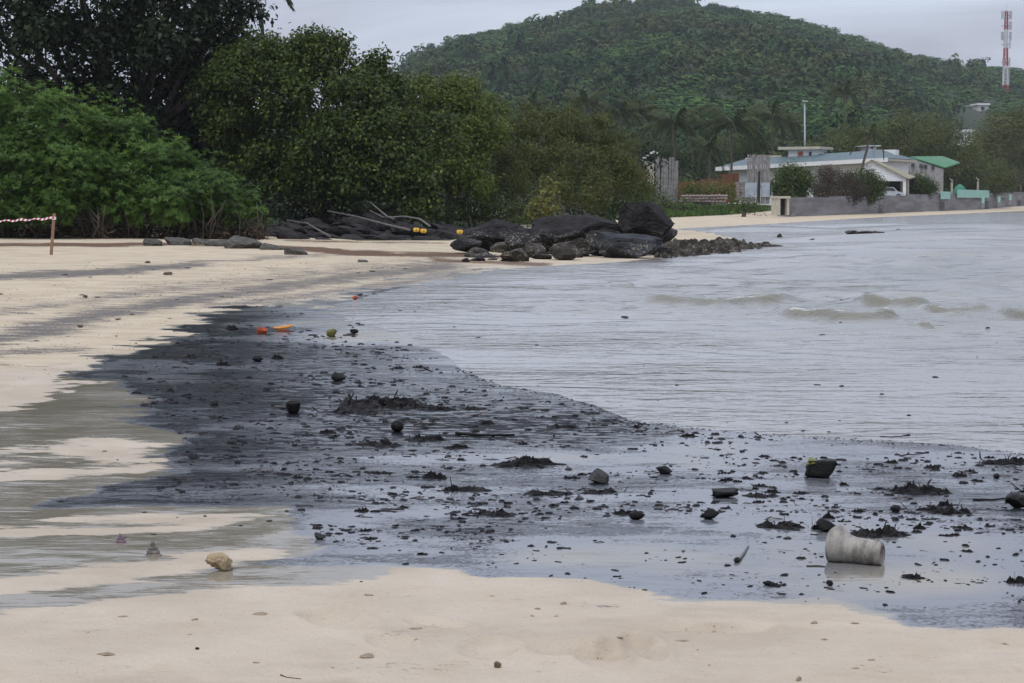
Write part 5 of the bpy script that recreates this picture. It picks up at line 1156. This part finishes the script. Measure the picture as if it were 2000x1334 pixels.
stone('oiled_stone', 661, 744, 28, 16, 'black stone behind the pot shaped shell', dark_stone, 113)
stone('oiled_stone', 1416, 972, 56, 18, 'flat black stone with a hollow under its lip', dark_stone, 114, planes=[((0, -.2, 1), .4)])
stone('oiled_stone', 503, 706, 22, 12, 'small black stone at the far oily edge', dark_stone, 115)
stone('oiled_stone', 1620, 1144, 14, 11, 'small black nub below the foam cup', dark_stone, 116)
stone('oiled_stone', 1500, 1143, 22, 10, 'low black nub left of the cup reflection', dark_stone, 117)
# black coconut ball, cut coconut pot
p = Gt(776, 843); u = PXM(p); t = empty('coconut', p); tag(t, 'round oil black coconut on the sheen', 'coconut'); bm = bmesh.new(); bmesh.ops.create_icosphere(bm, subdivisions=3, radius=12.5 * u)
for v in bm.verts: v.co.z = v.co.z * .95 + 11 * u; v.co.x *= 1.03
me = bpy.data.meshes.new('husk'); bm.to_mesh(me); bm.free(); me.materials.append(tar_m); me.polygons.foreach_set('use_smooth', [True] * len(me.polygons)); mobj('husk', me, t)
for k in range(3): mb = MB(); a = k * 2.1; c = Vector((math.cos(a) * 3 * u, -11.5 * u, 12 * u + math.sin(a) * 3 * u)); mb.tube([c, c + Vector((0, -1.2 * u, 0))], [1.6 * u, .8 * u], 7); mb.build('eye_spot', tar_brown, t)
p = Gt(573, 807); u = PXM(p); t = empty('coconut_pot', p); tag(t, 'half coconut shell standing upright like a black pot', 'shell'); n = 22; prof = [(8, 0), (11, 3), (13.2, 10), (14.2, 18), (14.6, 22), (13.6, 22), (12.8, 17), (10, 5)]
mb = MB(); mb.add([(r * math.cos(2 * math.pi * k / n) * u, r * math.sin(2 * math.pi * k / n) * u, (z + .8 * math.sin(k) * (z > 15)) * u) for r, z in prof for k in range(n)], [(i * n + k, i * n + (k + 1) % n, (i + 1) * n + (k + 1) % n, (i + 1) * n + k) for i in range(len(prof) - 1) for k in range(n)] + [tuple(range(n))[::-1], tuple((len(prof) - 1) * n + k for k in range(n))]); mb.build('shell_wall', tar_m, t, True)
mb = MB(); mb.add([(r * math.cos(2 * math.pi * k / n) * u, r * math.sin(2 * math.pi * k / n) * u, (z + .8 * math.sin(k)) * u) for r, z in ((14.8, 21.6), (14.4, 22.6), (13.2, 22.4)) for k in range(n)], [(i * n + k, i * n + (k + 1) % n, (i + 1) * n + (k + 1) % n, (i + 1) * n + k) for i in range(2) for k in range(n)]); mb.build('rim', tar_brown, t, True)
# coloured litter far up the oily edge
orange = simple_mat('orange_plastic', (0.55, 0.20, 0.02), (0.66, 0.28, 0.03), .4, 12); redbrown = simple_mat('red_plastic', (0.30, 0.045, 0.012), (0.38, 0.07, 0.02), .5, 12)
p = Gt(553, 647); u = PXM(p); t = empty('plastic_shard', p, .1); tag(t, 'orange curved plastic shard on the oily strandline', 'plastic'); mb = MB(); n = 9; vs = []
for i in range(n + 1):
    f = i / n; x = (f - .5) * 38 * u; lift = (2 + 5 * f + 3 * (2 * f - 1) ** 2) * u
    for (yy, zz2) in ((-6, 0), (-7, 3), (-4, 6), (4, 6.5), (6, 4), (4, 1)): vs.append((x, yy * u * (1 - .5 * abs(2 * f - 1)), lift + zz2 * u * (1 - .4 * abs(2 * f - 1))))
mb.add(vs, [(i * 6 + k, i * 6 + (k + 1) % 6, (i + 1) * 6 + (k + 1) % 6, (i + 1) * 6 + k) for i in range(n) for k in range(6)] + [tuple(range(6)), tuple(range(n * 6 + 5, n * 6 - 1, -1))]); mb.build('shell', orange, t, True)
MB().box(-12 * u, -5 * u, -u, 12 * u, 3 * u, 3 * u).build('underside', redbrown, t)
def mini_cup(px, py, w_, h, label, mat, rz=0.0):
    p = Gt(px, py); u = PXM(p); n = 16; prof = [(.36, 0), (.42, .1), (.5, .95), (.5, 1.0), (.45, 1.0), (.38, .12)]; mb = MB()
    mb.add([(r * w_ * math.cos(2 * math.pi * k / n) * u, r * w_ * math.sin(2 * math.pi * k / n) * u, z * h * u) for r, z in prof for k in range(n)], [(i * n + k, i * n + (k + 1) % n, (i + 1) * n + (k + 1) % n, (i + 1) * n + k) for i in range(len(prof) - 1) for k in range(n)] + [tuple(range(n))[::-1], tuple((len(prof) - 1) * n + k for k in range(n))])
    o = mb.build('plastic_cup', mat, None, True, p - Vector((0, 0, .01))); o.rotation_euler = (0.2, .25, rz); tag(o, label, 'cup')
mini_cup(510, 652, 22, 13, 'red brown plastic cup beside the orange shard', redbrown)
husk_m = simple_mat('husk_olive', (0.05, 0.05, 0.015), (0.20, 0.17, 0.05), .6, 20)
stone('coconut_husk', 648, 658, 22, 17, 'olive coconut husk right of the orange shard', husk_m, 120, 'husk', 4)
stone('oiled_stone', 692, 652, 18, 10, 'small black wedge right of the coconut husk', dark_stone, 121, cuts=4)
stone('litter_scrap', 693, 585, 12, 8, 'dark red scrap near the far waterline', redbrown, 122, 'scrap', 5)
stone('litter_scrap', 703, 578, 14, 6, 'slate blue scrap beside the dark red one', simple_mat('slate_blue', (0.05, 0.06, 0.09), (0.08, 0.09, 0.13), .5), 123, 'scrap', 5)
# sticks
def stick(pts, r0, r1, label, mat=tar_m, cat='stick', name='driftwood_stick'):
    P = []
    for q in pts:
        g0 = Gt(q[0], q[1]); P.append(g0 + Vector((0, 0, (q[2] if len(q) > 2 else 1.5) * PXM(g0))))
    u = PXM(P[0]); b0 = P[0].copy(); mb = MB(); n = len(P); mb.tube([q - b0 for q in P], [(r0 + (r1 - r0) * i / (n - 1)) * u for i in range(n)], 7); o = mb.build(name, mat, None, True, b0); tag(o, label, cat); return o
grey_st = simple_mat('grey_stick', (0.10, 0.10, 0.10), (0.20, 0.19, 0.18), .6, 20)
t = empty('driftwood_stick', Gt(1440, 1098)); tag(t, 'grey stick with a black knob left of the foam cup', 'stick'); p = t.location; u = PXM(p)
mb = MB(); mb.tube([(2 * u, 0, 5 * u), (22 * u, .12, 3.5 * u), (42 * u, .26, 2 * u)], [3.2 * u, 2.6 * u, 2.0 * u], 7); mb.build('shaft', grey_st, t, True); mb = MB(); mb.tube([(-5 * u, -.02, 4 * u), (-3 * u, -.01, 5 * u), (1 * u, 0, 5 * u), (4 * u, 0, 5 * u)], [2 * u, 5.4 * u, 5.6 * u, 3 * u], 9); mb.build('knob', tar_m, t, True)
stick([(1718, 855, 2), (1740, 856, 1.5), (1762, 855, 2), (1776, 854, 4)], 1.6, 2.8, 'black stick lying just beyond the swash line')
stick([(884, 962, 0), (882, 961, 14), (879, 960, 30)], 1.5, .7, 'thin twig standing upright in the oily weed')
stick([(1975, 953, 10), (1984, 958, 7), (1996, 962, 3), (2010, 962, 8)], 1.5, 1.2, 'curved black twig near the right edge')
stick([(1900, 978, 2), (1940, 978, 2), (1966, 976, 3), (1976, 973, 12)], 2.0, 1.6, 'long black twig pointing at the stone on the right edge')
stick([(1575, 1107, 1), (1598, 1107, 2), (1612, 1108, 1)], 2.0, 1.2, 'reddish twig in front of the cup rim', tar_brown)
stick([(745, 997, 2), (770, 998, 3), (790, 997, 2)], 2.4, 1.2, 'short flat black twig among the far flecks')
stick([(890, 850, 4), (930, 852, 3), (970, 853, 3), (1005, 852, 3)], 3.4, 2.0, 'heavy black stick lying across the wet sand')

# --- clumps of oily seaweed
def weed_mesh(seed, n=60, spread=1.0, spike=.12):
    from mathutils import noise as mn
    g = random.Random(seed); mb = MB(); off = Vector((seed * 3.7, 1.3, 0))
    # matted body: a ragged, lumpy sheet
    N, K = 13, 28; vs = []; fs = []
    for i in range(N + 1):
        for k in range(K):
            a = 2 * math.pi * k / K; ed_ = 0.34 + 0.30 * mn.noise(Vector((math.cos(a) * 1.7, math.sin(a) * 1.7, 0)) + off) + 0.12 * mn.noise(Vector((math.cos(a) * 6, math.sin(a) * 6, 3)) + off)
            r = max(ed_, .08) * i / N; x, y = 1.15 * r * math.cos(a), .8 * r * math.sin(a); q = Vector((x * 7, y * 7, 0)) + off
            z = (0.25 + 0.95 * mn.noise(q) + 0.8 * abs(mn.noise(q * 2.7)) + .5 * mn.noise(q * 6)) * (1 - (i / N) ** 2.5)
            vs.append((x, y, max(z, -.02) if i < N else -.03))
    for i in range(N):
        for k in range(K): fs.append((i * K + k, (i + 1) * K + k, (i + 1) * K + (k + 1) % K, i * K + (k + 1) % K))
    mb.add(vs, fs)
    for i in range(n):                       # strands and torn blades trailing out of the mat
        a = g.uniform(0, 6.28); rr = abs(g.gauss(0, .22)) * spread; x, y = rr * 1.3 * math.cos(a), rr * .9 * math.sin(a); d = Vector((math.cos(a + g.gauss(0, .9)), .8 * math.sin(a + g.gauss(0, .9)), 0)); ln = g.uniform(.05, .2); up = g.random() < spike
        p0 = Vector((x, y, g.uniform(0, .2))); p1 = p0 + d * ln * .5 + Vector((g.gauss(0, .02), 0, g.uniform(.05, .3))); p2 = p0 + d * ln + Vector((g.gauss(0, .03), 0, g.uniform(.5, 1.3) if up else g.uniform(-.05, .2)))
        p3 = p2 + d * ln * .4 + Vector((0, 0, g.uniform(-.1, .15) if up else -.1)); w0 = g.uniform(.004, .011)
        mb.tube([p0, p1, p2, p3], [w0, w0 * g.uniform(.8, 1.6), w0 * g.uniform(.7, 1.5), w0 * .4], 4)
    return mb.mesh('weed', tar_m, False)
WM = [weed_mesh(200 + i, 34 + 5 * i) for i in range(9)]
for i, (x, y, wd, h, lab) in enumerate([
    (1022, 909, 110, 26, 'seaweed clump with a loop, alone on the pale film'), (1780, 962, 110, 30, 'spiky seaweed clump right of the blocky stone'), (1842, 1000, 80, 22, 'curled seaweed clump below the spiky one'),
    (1518, 1030, 84, 24, 'lacy seaweed clump left of the cup rim'), (1712, 1046, 92, 30, 'dense seaweed clump just behind the foam cup'), (1484, 970, 72, 14, 'thin seaweed mat beside the hollow stone'),
    (1965, 905, 110, 20, 'seaweed clump near the swash line at the right edge'), (742, 792, 150, 34, 'largest heap of oily weed in the middle distance'), (700, 806, 120, 16, 'flat weed mat left of the largest heap'), (800, 795, 90, 16, 'weed mat right of the largest heap'),
    (752, 871, 90, 18, 'dark weed clump left of its greyish neighbour'), (835, 860, 90, 18, 'greyish weed clump beyond the coconut'), (850, 934, 44, 26, 'skeletal weed tuft left of the upright twig'), (908, 958, 90, 18, 'weed mat around the upright twig'), (972, 1006, 80, 20, 'weed mat with a hump in the near middle'),
    (745, 925, 50, 10, 'thin weed strip in line with the skeletal tuft'), (1070, 966, 96, 14, 'low weed mat left of the flecked mat'), (1170, 962, 80, 14, 'flecked weed mat below the pyramid stone'), (890, 875, 46, 12, 'small weed tuft beyond the looped clump'), (1215, 1004, 50, 16, 'weed tuft beside the round stone'),
    (1115, 934, 40, 10, 'brownish weed scrap left of the pyramid stone'), (1985, 1138, 40, 26, 'black weed clump at the right edge below the cup'), (1780, 1130, 40, 16, 'scrap of weed with a reddish tip right of the cup reflection'), (1515, 1144, 46, 12, 'weed scrap with an upturned end in the near shallows'), (1600, 1034, 30, 34, 'spiky tuft leaning on the stone by the cup'),
    (860, 800, 50, 14, 'ring of weed scraps right of the weed heap'), (925, 800, 40, 10, 'two joined weed scraps far from the heap'), (640, 846, 30, 12, 'weed tuft left of the coconut'), (1885, 1032, 36, 12, 'small seaweed tuft right of the dense clump'), (1100, 835, 70, 10, 'weed strip ending at the swash line')]):
    p = Gt(x, y); u = PXM(p); o = mobj('seaweed_clump', WM[i % 9], loc=p - Vector((0, 0, .002))); o.scale = (wd * u * 1.4, wd * u * 1.3, h * u * .68); o.rotation_euler = (0, 0, g_.uniform(-.3, .3) + (math.pi if i % 2 else 0)); tag(o, lab, 'seaweed', 'clumps of oily seaweed')

# --- small oily scraps, each a thing
def scrap_meshes():
    r = []
    for i in range(4):
        g = random.Random(i); mb = MB(); k = [(-.5, 0, .1), (-.15, g.uniform(-.2, .2), .45 * g.random() + .1), (.2, g.uniform(-.2, .2), .3), (.5, 0, g.uniform(.1, 1.0))]; mb.tube(k, [.09, .14, .12, .05], 5); mb.tube([k[1], (k[1][0] + .1, .2, .8)], [.07, .03], 4); r.append(mb.mesh('oily_scrap', tar_m if i % 2 else tar_brown, True))
    for i in range(7): r.append(weed_mesh(400 + i, 12))
    return r
SCR = scrap_meshes()
SCRAPZONE = [(300, 690), (420, 630), (560, 600), (660, 615), (840, 690), (900, 730), (1000, 765), (1180, 810), (1300, 838), (1560, 862), (2000, 895), (2060, 1180), (1750, 1190), (1300, 1160), (900, 1100), (640, 1060), (560, 980), (300, 960), (380, 870), (270, 790), (230, 730)]
q_ = np.random.default_rng(31); cx = q_.uniform(230, 2050, 3000); cy = q_.uniform(600, 1190, 3000)
ok = (polysd(cx, cy, SCRAPZONE) > 4) & (fbm(cx / 170, cy / 18, 3) > .53); ok &= ~((cy > 1080) & (q_.random(3000) < .6)); ok &= ~((cx < 650) & (q_.random(3000) < .25)); cx, cy = cx[ok][:280], cy[ok][:280]
GX, GY, GZ = GtN(cx, cy)
for i in range(len(cx)):
    p = Vector((GX[i], GY[i], GZ[i])); u = PXM(p); wd = g_.choice([10, 13, 17, 22, 30, 42]) * (0.8 if cy[i] < 800 else 1); k = g_.randrange(len(SCR)); o = mobj('oily_scrap', SCR[k], loc=p - Vector((0, 0, .001))); hh = wd * g_.uniform(.12, .30)
    o.scale = (wd * u, wd * u * g_.uniform(.6, 1.2), hh * u); o.rotation_euler = (0, 0, g_.uniform(-.5, .5) + g_.choice([0, 3.14])); tag(o, 'one of the many small black scraps strewn over the oily sheen', 'scrap', 'small oily scraps on the wet sand')
# --- strand of black bits along the swash line, and tar flecks: uncountable
def flecks(name, label, pts, seed, cat, mat=None):
    g = random.Random(seed); V = []; F = []
    GX, GY, GZ = GtN([q[0] for q in pts], [q[1] for q in pts])
    for qi, (x, y, wd) in enumerate(pts):
        p = Vector((GX[qi], GY[qi], max(GZ[qi], 0.0))); u = PXM(p); a = wd * u * .5; k = len(V); hz = min(wd * u * g.uniform(.05, .16), .009); n = 7; ro = g.random() * 6; an = g.random() * 6.28; ca, sa = math.cos(an), math.sin(an); el = g.uniform(.25, .9)
        for j in range(n):
            t_ = 6.283 * j / n; rr = a * g.uniform(.45, 1.15); ex, ey = rr * math.cos(t_), rr * math.sin(t_) * el; V.append((p.x + ex * ca - ey * sa, p.y + ex * sa + ey * ca, p.z - .003))
        for j in range(n):
            q = V[k + j]; f = g.uniform(.35, .8); V.append((p.x + (q[0] - p.x) * f, p.y + (q[1] - p.y) * f, p.z + hz * g.uniform(.4, 1.2)))
        for j in range(n): F += [(k + j, k + (j + 1) % n, k + n + (j + 1) % n), (k + j, k + n + (j + 1) % n, k + n + j)]
        F += [(k + n, k + n + j, k + n + j + 1) for j in range(1, n - 1)]
    o = mobj(name, np_mesh(name, V, F, mat or tar_m)); tag(o, label, cat, kind='stuff')
pts = []
sw = [(890, 718), (930, 737), (980, 754), (1080, 772), (1160, 794), (1230, 823), (1300, 831), (1420, 844), (1540, 853), (1700, 861), (1850, 870), (2060, 892)]
for i in range(900):
    f = g_.random() * (len(sw) - 1); k = int(f); f -= k; x = sw[k][0] + (sw[k + 1][0] - sw[k][0]) * f; y = sw[k][1] + (sw[k + 1][1] - sw[k][1]) * f; pts.append((x + g_.gauss(0, 3), y + g_.gauss(0, 1.6) + (abs(g_.gauss(0, 8)) if g_.random() < .2 else 0), g_.choice([3, 4, 5, 7, 9])))
flecks('swash_debris', 'thin line of black bits left along the edge of the swash', pts, 1, 'debris')
cx = q_.uniform(200, 2050, 16000); cy = q_.uniform(600, 1190, 16000); d_ = polysd(cx, cy, SCRAPZONE); r_ = q_.random((16000, 3))
ok = ((d_ > 0) | (r_[:, 0] > .97)) & ~((cy > 1060) & (r_[:, 1] < .7)) & ~((cx > 900) & (r_[:, 2] < .12)) & (fbm(cx / 130, cy / 15, 3) > .47)
pts = [(x, y, g_.choice([5, 6, 8, 10, 13, 17, 22, 30]) * (.8 if y < 760 else 1)) for x, y in zip(cx[ok][:5200], cy[ok][:5200])]
flecks('tar_flecks', 'countless tiny tar flecks peppering the oily sheen', pts, 2, 'debris')
# bits on the dry beach
cx = q_.uniform(-40, 900, 9000); cy = q_.uniform(500, 800, 9000); ok = (cy < 700 - cx * .18 + 60) & (cy > 515 - cx * .015) & (polysd(cx, cy, SCRAPZONE) < 0) & (fbm(cx / 60, cy / 8, 3) > .47)
flecks('beach_specks', 'fine dark specks of tar and leaf litter peppering the dry beach', [(x, y, g_.choice([2, 2, 3, 3, 4, 6])) for x, y in zip(cx[ok][:2000], cy[ok][:2000])], 5, 'debris')
dry_m = simple_mat('dry_bits', (0.05, 0.035, 0.025), (0.13, 0.09, 0.06), .8, 20); clod_m = simple_mat('sand_clod', (0.17, 0.12, 0.07), (0.38, 0.30, 0.21), .9, 60)
cx = q_.uniform(-60, 2060, 1500); cy = q_.uniform(1130, 1334, 1500); ok = (polysd(cx, cy, [(0, 1205), (560, 1155), (800, 1112), (960, 1132), (1300, 1175), (1600, 1192), (1745, 1228), (2100, 1232), (2100, 1400), (-100, 1400)]) > 3) & (fbm(cx / 140, cy / 20, 3) > .46)
flecks('sand_grit', 'brown crumbs and grit scattered over the clean foreground sand', [(x, y, g_.choice([2, 2.5, 3, 4, 6])) for x, y in zip(cx[ok], cy[ok])], 6, 'grit', clod_m)
flecks('shell_grit', 'tiny white shell chips on the foreground sand', [(x, y, g_.choice([2, 3, 4])) for x, y in zip(q_.uniform(-60, 2060, 46), q_.uniform(1235, 1334, 46))], 7, 'grit', simple_mat('shell_chip', (0.6, 0.57, 0.52), (0.7, 0.67, 0.62), .6, 30))
BITS = [rock_mesh('beach_bit', 500 + i, dry_m, 1, 4, .2) for i in range(3)]
for i in range(90):
    x = g_.uniform(0, 860); y = g_.uniform(505, 690)
    if y > 700 - x * .22 or y < 520 - x * .02: continue
    p = Gt(x, y); u = PXM(p); wd = g_.choice([4, 5, 6, 8, 11]); o = mobj('beach_bit', g_.choice(BITS), loc=p - Vector((0, 0, .004))); o.scale = (wd * u * 1.2, wd * u, wd * u * .28); tag(o, 'one of the small dark bits of litter dotted over the dry beach', 'debris', 'small bits on the dry beach')
for x, y, wd, h, lab in ((328, 537, 18, 6, 'dark flat chip below the upper stain band'), (166, 582, 10, 6, 'small brown chip alone on the mid beach'), (288, 514, 12, 5, 'dark chip at the upper stain band'), (157, 640, 12, 6, 'brown lump on the lower stain band')):
    stone('beach_chip', x, y, wd, h, lab, dry_m, 520 + x, 'chip', 4, sub=2)
CL = [rock_mesh('sand_clod', 540 + i, clod_m, 2, 6, .5, fine=.3) for i in range(4)]
CLODS = [(207, 1279, 38, 8), (380, 1211, 16, 6), (715, 1284, 32, 11), (500, 1295, 14, 6), (650, 1305, 10, 5), (240, 1205, 22, 5), (505, 1200, 34, 6), (812, 1229, 26, 6), (172, 1236, 8, 4), (370, 1240, 12, 4), (812, 1250, 10, 5), (720, 1163, 20, 6), (1050, 1190, 14, 6), (1100, 1180, 14, 8), (1590, 1218, 16, 8), (1670, 1218, 18, 6), (1960, 1262, 26, 10), (1670, 1306, 18, 5), (1700, 1290, 20, 5), (1210, 1245, 16, 5), (1330, 1252, 34, 4), (1362, 1270, 6, 5), (1085, 1205, 12, 5), (1040, 1204, 8, 6), (1385, 1300, 8, 5), (1560, 1330, 12, 14), (870, 1300, 8, 4), (700, 1305, 10, 4), (1610, 1250, 14, 6), (960, 1165, 10, 4)]
ORD = ['first', 'second', 'third', 'fourth', 'fifth', 'sixth', 'seventh', 'eighth', 'ninth', 'tenth', 'eleventh', 'twelfth', 'thirteenth', 'fourteenth', 'fifteenth', 'sixteenth']
ROWS = [(1100, 1215, 'the row just below the wet edge'), (1215, 1262, 'the middle row of the clean sand'), (1262, 1400, 'the row nearest the bottom edge')]
for y0, y1, rown in ROWS:
    for k, (x, y, wd, h) in enumerate(sorted(c for c in CLODS if y0 <= c[1] < y1)):
        i = CLODS.index((x, y, wd, h)); p = Gt(x, y); u = PXM(p); o = mobj('sand_clod', CL[i % 4], loc=p - Vector((0, 0, .002))); o.scale = (wd * u, wd * u * .7, h * u * .8); o.rotation_euler = (0, 0, .3 * math.sin(i))
        tag(o, '%stan clod, %s from the left in %s' % ('larger ' if wd > 24 else '', ORD[k], rown), 'clod', 'tan clods on the foreground sand')
stone('pebble', 972, 1304, 15, 13, 'small brown pebble standing on the clean foreground sand', simple_mat('brown_pebble', (0.07, 0.05, 0.03), (0.16, 0.11, 0.06), .7, 30), 560, 'pebble', 4)
stone('pebble', 385, 1269, 9, 5, 'tiny black pebble beside the faint footprint in the foreground', dark_stone, 561, 'pebble', 3)
stick([(548, 1320, 2), (560, 1324, 1), (588, 1327, 1)], 1.4, .7, 'thin brown twig at the bottom of the foreground sand', dry_m)

# ================================================================== HAZE
hz = MB().box(-1000, -60, -3, 1000, 1700, 95)
hm = bpy.data.materials.new('haze'); hm.use_nodes = True; hn = hm.node_tree; hn.nodes.clear(); ho = hn.nodes.new('ShaderNodeOutputMaterial'); hv = hn.nodes.new('ShaderNodeVolumePrincipled')
hv.inputs['Color'].default_value = (0.92, 0.96, 1.0, 1); hv.inputs['Density'].default_value = 0.0002; hv.inputs['Anisotropy'].default_value = 0.1; hn.links.new(hv.outputs[0], ho.inputs['Volume'])
o = hz.build('haze', hm); tag(o, 'thin pale haze hanging over the whole bay', 'haze', kind='stuff')
